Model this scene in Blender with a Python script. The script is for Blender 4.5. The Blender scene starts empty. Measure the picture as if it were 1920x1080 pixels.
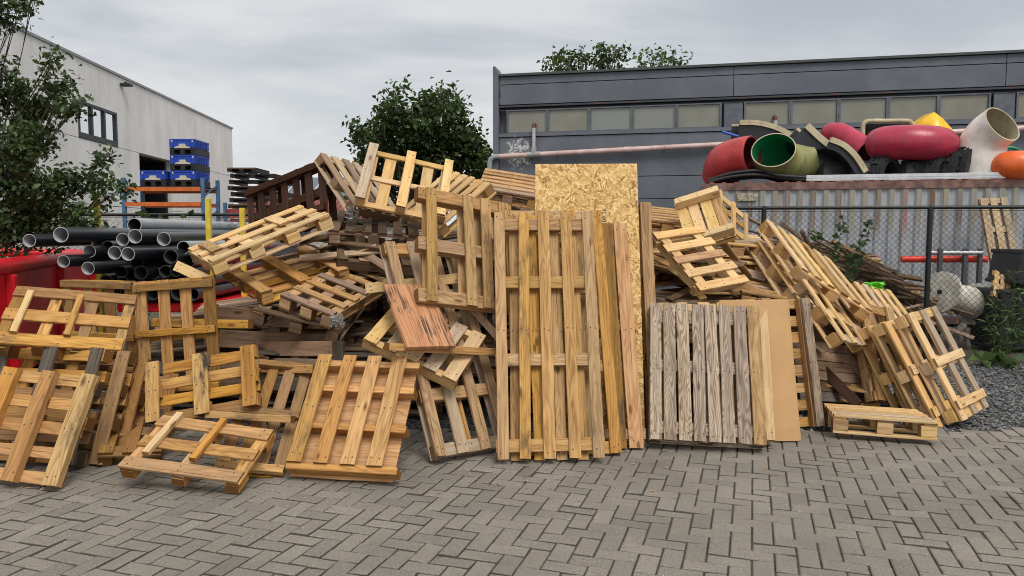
import bpy, math, random
import numpy as np
from mathutils import Vector, Matrix, Quaternion
R=math.radians
random.seed(7); rng=np.random.default_rng(7)
SC=bpy.context.scene; COL=SC.collection
# ------------------------------------------------------------------ camera
F_=1390.0; TH=math.atan(100/F_)
cam=bpy.data.cameras.new('camera'); co=bpy.data.objects.new('camera',cam); COL.objects.link(co)
cam.sensor_width=36; cam.lens=F_/1920*36; cam.clip_start=.05; cam.clip_end=600
co.location=(0,0,1.6); co.rotation_euler=(math.pi/2-TH,0,0); SC.camera=co; SC.cycles.filter_width=1.0
def at(px,py,Y):                     # a point of the place at distance Y on the line of sight of a photo pixel
    dx=(px-960)/F_; dv=(540-py)/F_
    d=Vector((dx, math.cos(TH)+dv*math.sin(TH), -math.sin(TH)+dv*math.cos(TH)))
    return Vector((0,0,1.6))+d*(Y/d.y)
# ------------------------------------------------------------------ node helpers
def newmat(name):
    m=bpy.data.materials.new(name); m.use_nodes=True
    nt=m.node_tree; nt.nodes.clear()
    return m,NT(nt)
class NT:
    def __init__(s,nt): s.nt=nt
    def n(s,t,ins=None,**kw):
        nd=s.nt.nodes.new(t)
        for k,v in kw.items(): setattr(nd,k,v)
        for k,v in (ins or {}).items(): s.put(nd.inputs[k],v)
        return nd
    def put(s,sock,v):
        if isinstance(v,bpy.types.NodeSocket): s.nt.links.new(v,sock)
        elif isinstance(v,(int,float)):
            sock.default_value=v if sock.type in('VALUE','INT') else ((v,v,v,1) if sock.type=='RGBA' else (v,v,v))
        else:
            v=tuple(v)
            sock.default_value=(v+(1,)) if sock.type=='RGBA' and len(v)==3 else v
    def math(s,op,a,b=0,c=0,clamp=False):
        nd=s.n('ShaderNodeMath',{0:a,1:b,2:c},operation=op); nd.use_clamp=clamp; return nd.outputs[0]
    def vmul(s,v,k):
        return s.n('ShaderNodeVectorMath',{0:v,1:k},operation='MULTIPLY').outputs[0]
    def vadd(s,v,k):
        return s.n('ShaderNodeVectorMath',{0:v,1:k},operation='ADD').outputs[0]
    def noise(s,vec,scale=1,detail=2,rough=.5,dist=0):
        return s.n('ShaderNodeTexNoise',{'Vector':vec,'Scale':scale,'Detail':detail,'Roughness':rough,'Distortion':dist}).outputs[0]
    def ramp(s,v,a,b,lo=0,hi=1):
        nd=s.n('ShaderNodeMapRange',{'Value':v,'From Min':a,'From Max':b,'To Min':lo,'To Max':hi}); nd.interpolation_type='SMOOTHSTEP'; return nd.outputs[0]
    def mix(s,f,a,b,bt='MIX'):
        nd=s.n('ShaderNodeMix',data_type='RGBA',blend_type=bt); nd.clamp_factor=True
        s.put(nd.inputs[0],f); s.put(nd.inputs[6],a); s.put(nd.inputs[7],b); return nd.outputs[2]
    def obj(s): return s.n('ShaderNodeTexCoord').outputs['Object']
    def out(s,col,rough=.8,bump=None,bstr=.3,bdist=.002,metal=0,spec=.3,extra=None):
        ins={'Base Color':col,'Roughness':rough,'Metallic':metal,'Specular IOR Level':spec}
        if bump is not None:
            ins['Normal']=s.n('ShaderNodeBump',{'Height':bump,'Strength':bstr,'Distance':bdist}).outputs[0]
        b=s.n('ShaderNodeBsdfPrincipled',ins)
        for k,v in (extra or {}).items(): s.put(b.inputs[k],v)
        s.n('ShaderNodeOutputMaterial',{'Surface':b.outputs[0]})
        return b
def wood(name,light,dark,ring=.5,grime=.4,var=.25,sat=1,rf=14,gcol=(.055,.045,.036)):
    m,g=newmat(name)
    oi=g.n('ShaderNodeObjectInfo').outputs['Random']
    P=g.obj(); off=g.n('ShaderNodeCombineXYZ',{0:g.math('MULTIPLY',oi,37.1),1:g.math('MULTIPLY',oi,91.7),2:g.math('MULTIPLY',oi,53.3)}).outputs[0]
    P2=g.vadd(P,off)
    fig=g.noise(g.vmul(P2,(.9,8,8)),1,2,.5,.4)
    rings=g.math('MULTIPLY',g.math('PINGPONG',g.math('MULTIPLY',fig,rf),.5),2)
    rings=g.math('POWER',rings,1.6)
    fine=g.noise(g.vmul(P2,(5,170,170)),1,3,.6)
    med=g.noise(g.vmul(P2,(1.5,28,28)),1,3,.6)
    blot=g.noise(g.vmul(P2,(3.2,8,8)),1,5,.65)
    vor=g.n('ShaderNodeTexVoronoi',{'Vector':g.vmul(P2,(3.4,9.5,9.5)),'Scale':1.0})
    kr=g.n('ShaderNodeSeparateColor',{0:vor.outputs['Color']}).outputs[0]
    knot=g.math('MULTIPLY',g.ramp(vor.outputs['Distance'],.20,.06),g.math('GREATER_THAN',kr,.62))
    f=g.math('ADD',g.math('MULTIPLY',rings,ring),g.math('MULTIPLY',g.ramp(med,.35,.7),.45))
    f=g.math('ADD',f,g.math('MULTIPLY',g.ramp(fine,.45,.7),.35),clamp=True)
    c=g.mix(f,light,dark)
    r2=g.math('FRACT',g.math('MULTIPLY',oi,17.77)); r3=g.math('FRACT',g.math('MULTIPLY',oi,71.3))
    hsv=g.n('ShaderNodeHueSaturation',{'Hue':g.math('ADD',.491,g.math('MULTIPLY',r3,.012)),'Saturation':g.math('ADD',.9*sat,g.math('MULTIPLY',r2,.22)),
        'Value':g.math('ADD',1-var*.7,g.math('MULTIPLY',oi,var*1.4)),'Color':c}).outputs[0]
    c=g.mix(g.math('MULTIPLY',knot,.8),hsv,(dark[0]*.38,dark[1]*.28,dark[2]*.22))
    gr=g.math('MULTIPLY',g.ramp(blot,.5,.78),g.math('MULTIPLY',g.ramp(r3,.15,.9),grime*1.5),clamp=True)
    c=g.mix(gr,c,gcol)
    crk=g.math('MULTIPLY',g.ramp(g.noise(g.vmul(P2,(.9,75,75)),1,2,.5),.64,.72),g.ramp(g.noise(g.vmul(P2,(2,5,5)),1,2),.42,.6))
    c=g.mix(g.math('MULTIPLY',crk,.75),c,(dark[0]*.3,dark[1]*.25,dark[2]*.2))
    nx=g.math('ABSOLUTE',g.n('ShaderNodeSeparateXYZ',{0:g.n('ShaderNodeTexCoord').outputs['Normal']}).outputs[0])
    eg=g.ramp(nx,.6,.8)
    rad=g.n('ShaderNodeVectorMath',{0:g.vmul(P2,(0,1,1))},operation='LENGTH').outputs['Value']
    er=g.math('MULTIPLY',g.math('PINGPONG',g.math('MULTIPLY',rad,110),.5),.5)
    ec=g.mix(er,(dark[0]*.75,dark[1]*.68,dark[2]*.6),(dark[0]*.45,dark[1]*.4,dark[2]*.36))
    c=g.mix(eg,c,ec)
    h=g.math('ADD',g.math('MULTIPLY',fine,.7),g.math('MULTIPLY',rings,.3))
    g.out(c,.82,h,.45,.0025,0,.2)
    return m
def plain(name,col,rough=.6,var=.12,scale=6,dirt=.0,metal=0,bump=.15,spec=.4):
    m,g=newmat(name); P=g.obj()
    a=g.noise(P,scale,5,.6); b=g.noise(P,scale*9,3,.6)
    c=g.mix(g.ramp(a,.3,.7),tuple(x*(1-var) for x in col),tuple(min(1,x*(1+var)) for x in col))
    if dirt: c=g.mix(g.math('MULTIPLY',g.ramp(g.noise(g.vmul(P,(3,3,.8)),scale*.6,6,.7),.48,.75),dirt),c,(.05,.042,.033))
    g.out(c,g.ramp(b,.2,.8,max(0,rough-.1),min(1,rough+.1)),b,bump,.002,metal,spec)
    return m
WOOD={
 'g':wood('golden_wood',(.585,.335,.105),(.28,.14,.042),.5,.65,.25,1.0),
 't':wood('tan_wood',(.54,.355,.165),(.27,.155,.064),.55,.65),
 'f':wood('fresh_wood',(.70,.505,.26),(.48,.30,.125),.38,.25,.2),
 'w':wood('weathered_wood',(.51,.42,.315),(.21,.148,.098),.85,.42,.2,1.0,26),
 'v':wood('weathered_tan_wood',(.42,.32,.22),(.18,.12,.08),.7,.7,.2,.9,20),
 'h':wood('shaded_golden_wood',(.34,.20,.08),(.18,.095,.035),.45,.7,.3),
 'm':wood('stained_golden_wood',(.52,.32,.125),(.28,.155,.055),.5,1.15,.25),
 'k':wood('mouldy_wood',(.17,.135,.10),(.075,.06,.045),.5,.95,.3,.8),
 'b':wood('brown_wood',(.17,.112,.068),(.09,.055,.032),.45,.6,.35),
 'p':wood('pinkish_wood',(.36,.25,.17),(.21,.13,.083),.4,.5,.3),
 'd':wood('chocolate_wood',(.075,.036,.021),(.04,.018,.011),.4,.3,.3),
 'o':wood('orange_wood',(.57,.36,.165),(.35,.18,.065),.6,.45,.25),
 's':wood('rust_stained_wood',(.58,.40,.20),(.38,.23,.10),.5,.95,.15,1,14,(.42,.13,.022)),
 'q':wood('pale_grey_wood',(.51,.40,.27),(.32,.23,.145),.45,.45,.25),
 'red':None,'osb':None,'mdf':None}
def black_ramp(): pass
def mk_red():
    m,g=newmat('red_brown_board'); P=g.obj()
    st=g.noise(g.vmul(P,(26,2.0,1)),1,4,.6); st2=g.noise(g.vmul(P,(95,2.6,1)),1,3,.6)
    c=g.mix(g.ramp(st,.35,.7),(.40,.175,.08),(.55,.285,.145))
    big=g.noise(g.vmul(P,(9,3.2,1)),1,3,.6)
    bl=g.math('MULTIPLY',g.ramp(st2,.45,.58),g.ramp(big,.47,.6))
    c=g.mix(g.math('MULTIPLY',bl,.9),c,(.03,.024,.022))
    sx=g.n('ShaderNodeSeparateXYZ',{0:P}).outputs[0]
    gro=g.ramp(g.math('PINGPONG',sx,.045),.0,.003,1,0)
    c=g.mix(gro,c,(.08,.03,.018))
    g.out(c,.7,g.math('SUBTRACT',st2,gro),.4,.002)
    return m
def mk_osb():
    m,g=newmat('chipboard'); P=g.obj(); best=None; col=None
    for i,(a,sc,of) in enumerate(((20,1,0),(75,1.1,3),(130,.95,7),(165,1.2,11),(100,.8,17),(48,1.05,23))):
        mp=g.vmul(g.n('ShaderNodeMapping',{'Vector':g.vadd(P,(of,of*.7,0)),'Rotation':(0,0,R(a))}).outputs[0],(15*sc,66*sc,0))
        mp=g.vadd(mp,g.vmul(g.n('ShaderNodeTexNoise',{'Vector':P,'Scale':14,'Detail':1}).outputs['Color'],(.6,1.6,0)))
        v=g.n('ShaderNodeTexVoronoi',{'Vector':mp,'Scale':1}); sp=g.n('ShaderNodeSeparateColor',{0:v.outputs['Color']})
        e=g.ramp(v.outputs['Distance'],.75,.45)
        pr=g.math('MULTIPLY',sp.outputs[0],e)
        val=g.math('MULTIPLY',sp.outputs[1],g.ramp(v.outputs['Distance'],.85,.4,.55,1))
        if best is None: best,col=pr,val
        else:
            t=g.math('GREATER_THAN',pr,best)
            col=g.math('ADD',g.math('MULTIPLY',val,t),g.math('MULTIPLY',col,g.math('SUBTRACT',1,t)))
            best=g.math('MAXIMUM',best,pr)
    cr=g.n('ShaderNodeValToRGB',{0:col}); el=cr.color_ramp.elements
    el[0].position=0; el[0].color=(.27,.13,.036,1); el[1].position=1; el[1].color=(.78,.575,.265,1)
    for p,c_ in ((.25,(.46,.27,.088,1)),(.6,(.62,.40,.145,1))):
        x=el.new(p); x.color=c_
    c=g.mix(g.ramp(g.noise(P,120,2),.55,.8,0,.5),cr.outputs[0],(.3,.16,.05))
    g.out(c,.62,col,.35,.002); return m
WOOD['red']=mk_red(); WOOD['osb']=mk_osb(); WOOD['mdf']=plain('fibreboard',(.50,.30,.135),.75,.07,3,.12)
NAIL=plain('nail_metal',(.05,.04,.035),.6,.2)
# ------------------------------------------------------------------ mesh helpers
class MB:
    def __init__(s): s.v=[]; s.f=[]; s.m=[]; s.sm=[]
    def add(s,vs,fs,mi=0,smooth=False):
        o=len(s.v); s.v.extend(tuple(x) for x in vs)
        for f in fs: s.f.append(tuple(i+o for i in f)); s.m.append(mi); s.sm.append(smooth)
    def box(s,lo,hi,mi=0,M=None,ch=0):
        x0,y0,z0=lo; x1,y1,z1=hi
        if ch<=0:
            v=[(x0,y0,z0),(x1,y0,z0),(x1,y1,z0),(x0,y1,z0),(x0,y0,z1),(x1,y0,z1),(x1,y1,z1),(x0,y1,z1)]
            f=[(0,3,2,1),(4,5,6,7),(0,1,5,4),(1,2,6,5),(2,3,7,6),(3,0,4,7)]
        else:
            c=ch; v=[]
            for z,i in ((z0,c),(z0+c,0),(z1-c,0),(z1,c)):
                v+=[(x0+i,y0+i+ (0 if i else 0),z),(x1-i,y0+i,z),(x1-i,y1-i,z),(x0+i,y1-i,z)]
            f=[(3,2,1,0),(12,13,14,15)]
            for k in range(3):
                for j in range(4):
                    a=k*4+j; b=k*4+(j+1)%4; f.append((a,b,b+4,a+4))
        if M is not None: v=[M@Vector(p) for p in v]
        s.add(v,f,mi)
    def beam(s,a,b,w,t,mi=0,up=(0,0,1)):
        a=Vector(a);b=Vector(b);d=b-a;L=d.length
        X=d/L; U=Vector(up); Z=(U-X*U.dot(X)); 
        if Z.length<1e-4: Z=Vector((0,1,0))-X*X.y
        Z.normalize(); Y=Z.cross(X)
        M=Matrix((( X.x,Y.x,Z.x,a.x),(X.y,Y.y,Z.y,a.y),(X.z,Y.z,Z.z,a.z),(0,0,0,1)))
        s.box((0,-w/2,-t/2),(L,w/2,t/2),mi,M)
    def tube(s,pts,rad,n=12,mi=0,cap=True,smooth=True,sx=1):
        pts=[Vector(p) for p in pts]; N=len(pts); rad=rad if isinstance(rad,(list,tuple)) else [rad]*N
        ref=None; vs=[]
        for i,p in enumerate(pts):
            t=(pts[min(i+1,N-1)]-pts[max(i-1,0)]).normalized()
            if ref is None:
                ref=Vector((0,0,1)) if abs(t.z)<.9 else Vector((0,1,0))
            a=(ref-t*ref.dot(t)).normalized(); b=t.cross(a); ref=a
            for k in range(n):
                th=2*math.pi*k/n; vs.append(p+(a*math.cos(th)+b*math.sin(th)*sx)*rad[i])
        fs=[(i*n+k,i*n+(k+1)%n,(i+1)*n+(k+1)%n,(i+1)*n+k) for i in range(N-1) for k in range(n)]
        s.add(vs,fs,mi,smooth)
        if cap: s.add(vs[:n],[tuple(range(n))[::-1]],mi); s.add(vs[-n:],[tuple(range(n))],mi)
    def mesh(s,name):
        me=bpy.data.meshes.new(name); me.from_pydata(s.v,[],s.f)
        me.polygons.foreach_set('material_index',s.m); me.polygons.foreach_set('use_smooth',s.sm); me.update(); return me
    def build(s,name,mats,parent=None):
        me=s.mesh(name)
        for m in (mats if isinstance(mats,(list,tuple)) else [mats]): me.materials.append(m)
        return link(name,me,parent)
def link(name,me,parent=None):
    o=bpy.data.objects.new(name,me); COL.objects.link(o)
    if parent is not None: o.parent=parent
    return o
def tag(o,label=None,cat=None,group=None,kind=None):
    if label: o['label']=label
    if cat: o['category']=cat
    if group: o['group']=group
    if kind: o['kind']=kind
    return o
def empty(name,loc=(0,0,0),label=None,cat=None,group=None,rz=0,rot=None):
    o=bpy.data.objects.new(name,None); COL.objects.link(o); o.location=loc; o.empty_display_size=.1
    if rot is not None: o.rotation_mode='QUATERNION'; o.rotation_quaternion=rot
    else: o.rotation_euler=(0,0,rz)
    return tag(o,label,cat,group)
def copy_tree(o,parent=None):
    c=o.copy(); COL.objects.link(c); c.parent=parent
    for ch in list(o.children): copy_tree(ch,c)
    return c
# ------------------------------------------------------------------ timber
BOARDS={}
def board_mesh(L,W,T,nails=True):
    v=random.randrange(3); k=(round(L,2),round(W,3),round(T,3),v,nails)
    if k in BOARDS: return BOARDS[k]
    rr=random.Random(hash(k)&0xffff); b=MB(); n=6 if L>.3 else 2; c=min(.0035,T*.15)
    hy,hz=W/2,T/2; bow=rr.uniform(-.004,.004)*L; tw=rr.uniform(-.012,.012)*min(L,1); sec=[]
    for i in range(n+1):
        x=-L/2+L*i/n; q=(2*i/n-1); j=[rr.gauss(0,.0011) for _ in range(6)]
        oz=bow*(1-q*q)
        for (y,z) in ((-hy+c,-hz),(hy-c,-hz),(hy,-hz+c),(hy,hz-c),(hy-c,hz),(-hy+c,hz),(-hy,hz-c),(-hy,-hz+c)):
            yy=y+(j[0] if y<0 else j[1]); zz=z+oz+y*tw*q
            sec.append((x+(rr.gauss(0,.0015) if i in(0,n) else 0),yy,zz))
    fs=[(i*8+k_,i*8+(k_+1)%8,(i+1)*8+(k_+1)%8,(i+1)*8+k_)[::-1] for i in range(n) for k_ in range(8)]
    fs+= [tuple(range(8)),tuple(range(n*8,n*8+8))[::-1]]
    b.add(sec,[f[::-1] for f in fs])
    if nails and W>.055 and L>.35:
        for q in (-1,0,1):
            for yy in (-.26,.22):
                x=q*(L/2-.05)+rr.uniform(-.012,.012); y=W*yy+rr.uniform(-.006,.006)
                if rr.random()<.15: continue
                qq=2*x/L; oz=bow*(1-qq*qq)+y*tw*qq
                for z in (hz+oz+.0012,-hz+oz-.0012):
                    b.add([(x+.0055*math.cos(a*1.0472),y+.0055*math.sin(a*1.0472),z) for a in range(6)],[tuple(range(6)) if z>0 else tuple(range(6))[::-1]],1)
    me=b.mesh('board'); me.materials.append(None); me.materials.append(NAIL); BOARDS[k]=me; return me
def timber(name,L,W,T,M,mat,parent=None,nails=True):
    o=link(name,board_mesh(L,W,T,nails),parent)
    o.material_slots[0].link='OBJECT'; o.material_slots[0].material=WOOD[mat]
    o.matrix_local=M; return o
REL={'g':'mht','t':'tgst','f':'tqf','b':'pk','p':'qb'}
def pick(mat,rr):
    if len(mat)==1: return rr.choice(REL[mat]) if mat in REL and rr.random()<.24 else mat
    if mat in WOOD: return mat
    return mat[0] if rr.random()<.68 else mat[1]
def kw(tok):
    d={}
    for t in tok:
        if '=' in t:
            k,v=t.split('=')
            if k=='m': d[k]=v; continue
            d[k]=[float(x) for x in v.split(',')]
    return d
RZ90=Matrix.Rotation(math.pi/2,4,'Z')
def pallet_parts(root,mat,layers,U,V,rr):
    z=0.0; tot=layers.split(';'); nl=len(tot)
    for li,l in enumerate(tot):
        a=l.split(); k=a[0]; o=kw(a)
        if k=='P':
            T=float(a[1]); 
            if nl==1:
                b=MB(); b.box((-U/2,-V/2,-T),(U/2,V/2,0),0,None,.0015); b.build('panel',WOOD[mat],root)
            else: timber('back_panel',U*1.08,V,T,Matrix.Translation((.03,0,z-T/2)),'o',root,False)
            z-=T; continue
        if k=='B':
            nu,nv=int(a[1]),int(a[2]); bu,bv,T=float(a[3]),float(a[4]),float(a[5])
            for i in range(nu):
                for j in range(nv):
                    x=-U/2+bu/2+(U-bu)*i/max(1,nu-1); y=-V/2+bv/2+(V-bv)*j/max(1,nv-1)
                    M=Matrix.Translation((x+rr.uniform(-.006,.006),y+rr.uniform(-.006,.006),z-T/2))
                    Rm=Matrix.Rotation(rr.uniform(-.05,.05),4,'Z')
                    if bv>bu: timber('block',bv,bu,T,M@Rm@RZ90,pick(mat,rr),root)
                    else: timber('block',bu,bv,T,M@Rm,pick(mat,rr),root)
            z-=T; continue
        front=k[0]=='F'; k=k[1:] if front else k
        d=k[0]; n=int(k[1:]); W=float(a[1]); T=float(a[2])
        A,B=(U,V) if d=='U' else (V,U)      # length, spread
        pos=o.get('pos'); sp=o.get('span',[0,1]); ov=o.get('over',[0])[0]
        name='batten' if front else 'deck_board' if li in(0,nl-1) and T<.05 and n>3 else 'stringer' if T>=.04 else 'runner' if n<=3 and li in (0,nl-1) else 'cross_board'
        for i in range(n):
            w=W*rr.uniform(.93,1.06); t=T
            c=(pos[i] if pos else (0.5 if n==1 else i/(n-1)))
            q=-B/2+W/2+(B-W)*c + rr.uniform(-.005,.005)
            l0=-A/2+sp[0]*A; l1=-A/2+sp[1]*A; L=(l1-l0)+rr.uniform(-.008,.004); m0=(l0+l1)/2
            rot=Matrix.Rotation(rr.gauss(0,.006),4,'Z')
            zz=z+T/2+.001 if front else z-T/2
            if d=='U':   # v measured from the top
                L+=ov; M=Matrix.Translation((m0+ov/2,-q,zz))@rot
            else: M=Matrix.Translation((q,-m0,zz))@rot@RZ90
            mm=o['m'][i] if 'm' in o else pick(mat,rr)
            if front and i==0 and mat=='g': mm='f'
            timber(name,L,w,t-.0008,M,mm,root)
        if not front: z-=T
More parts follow.
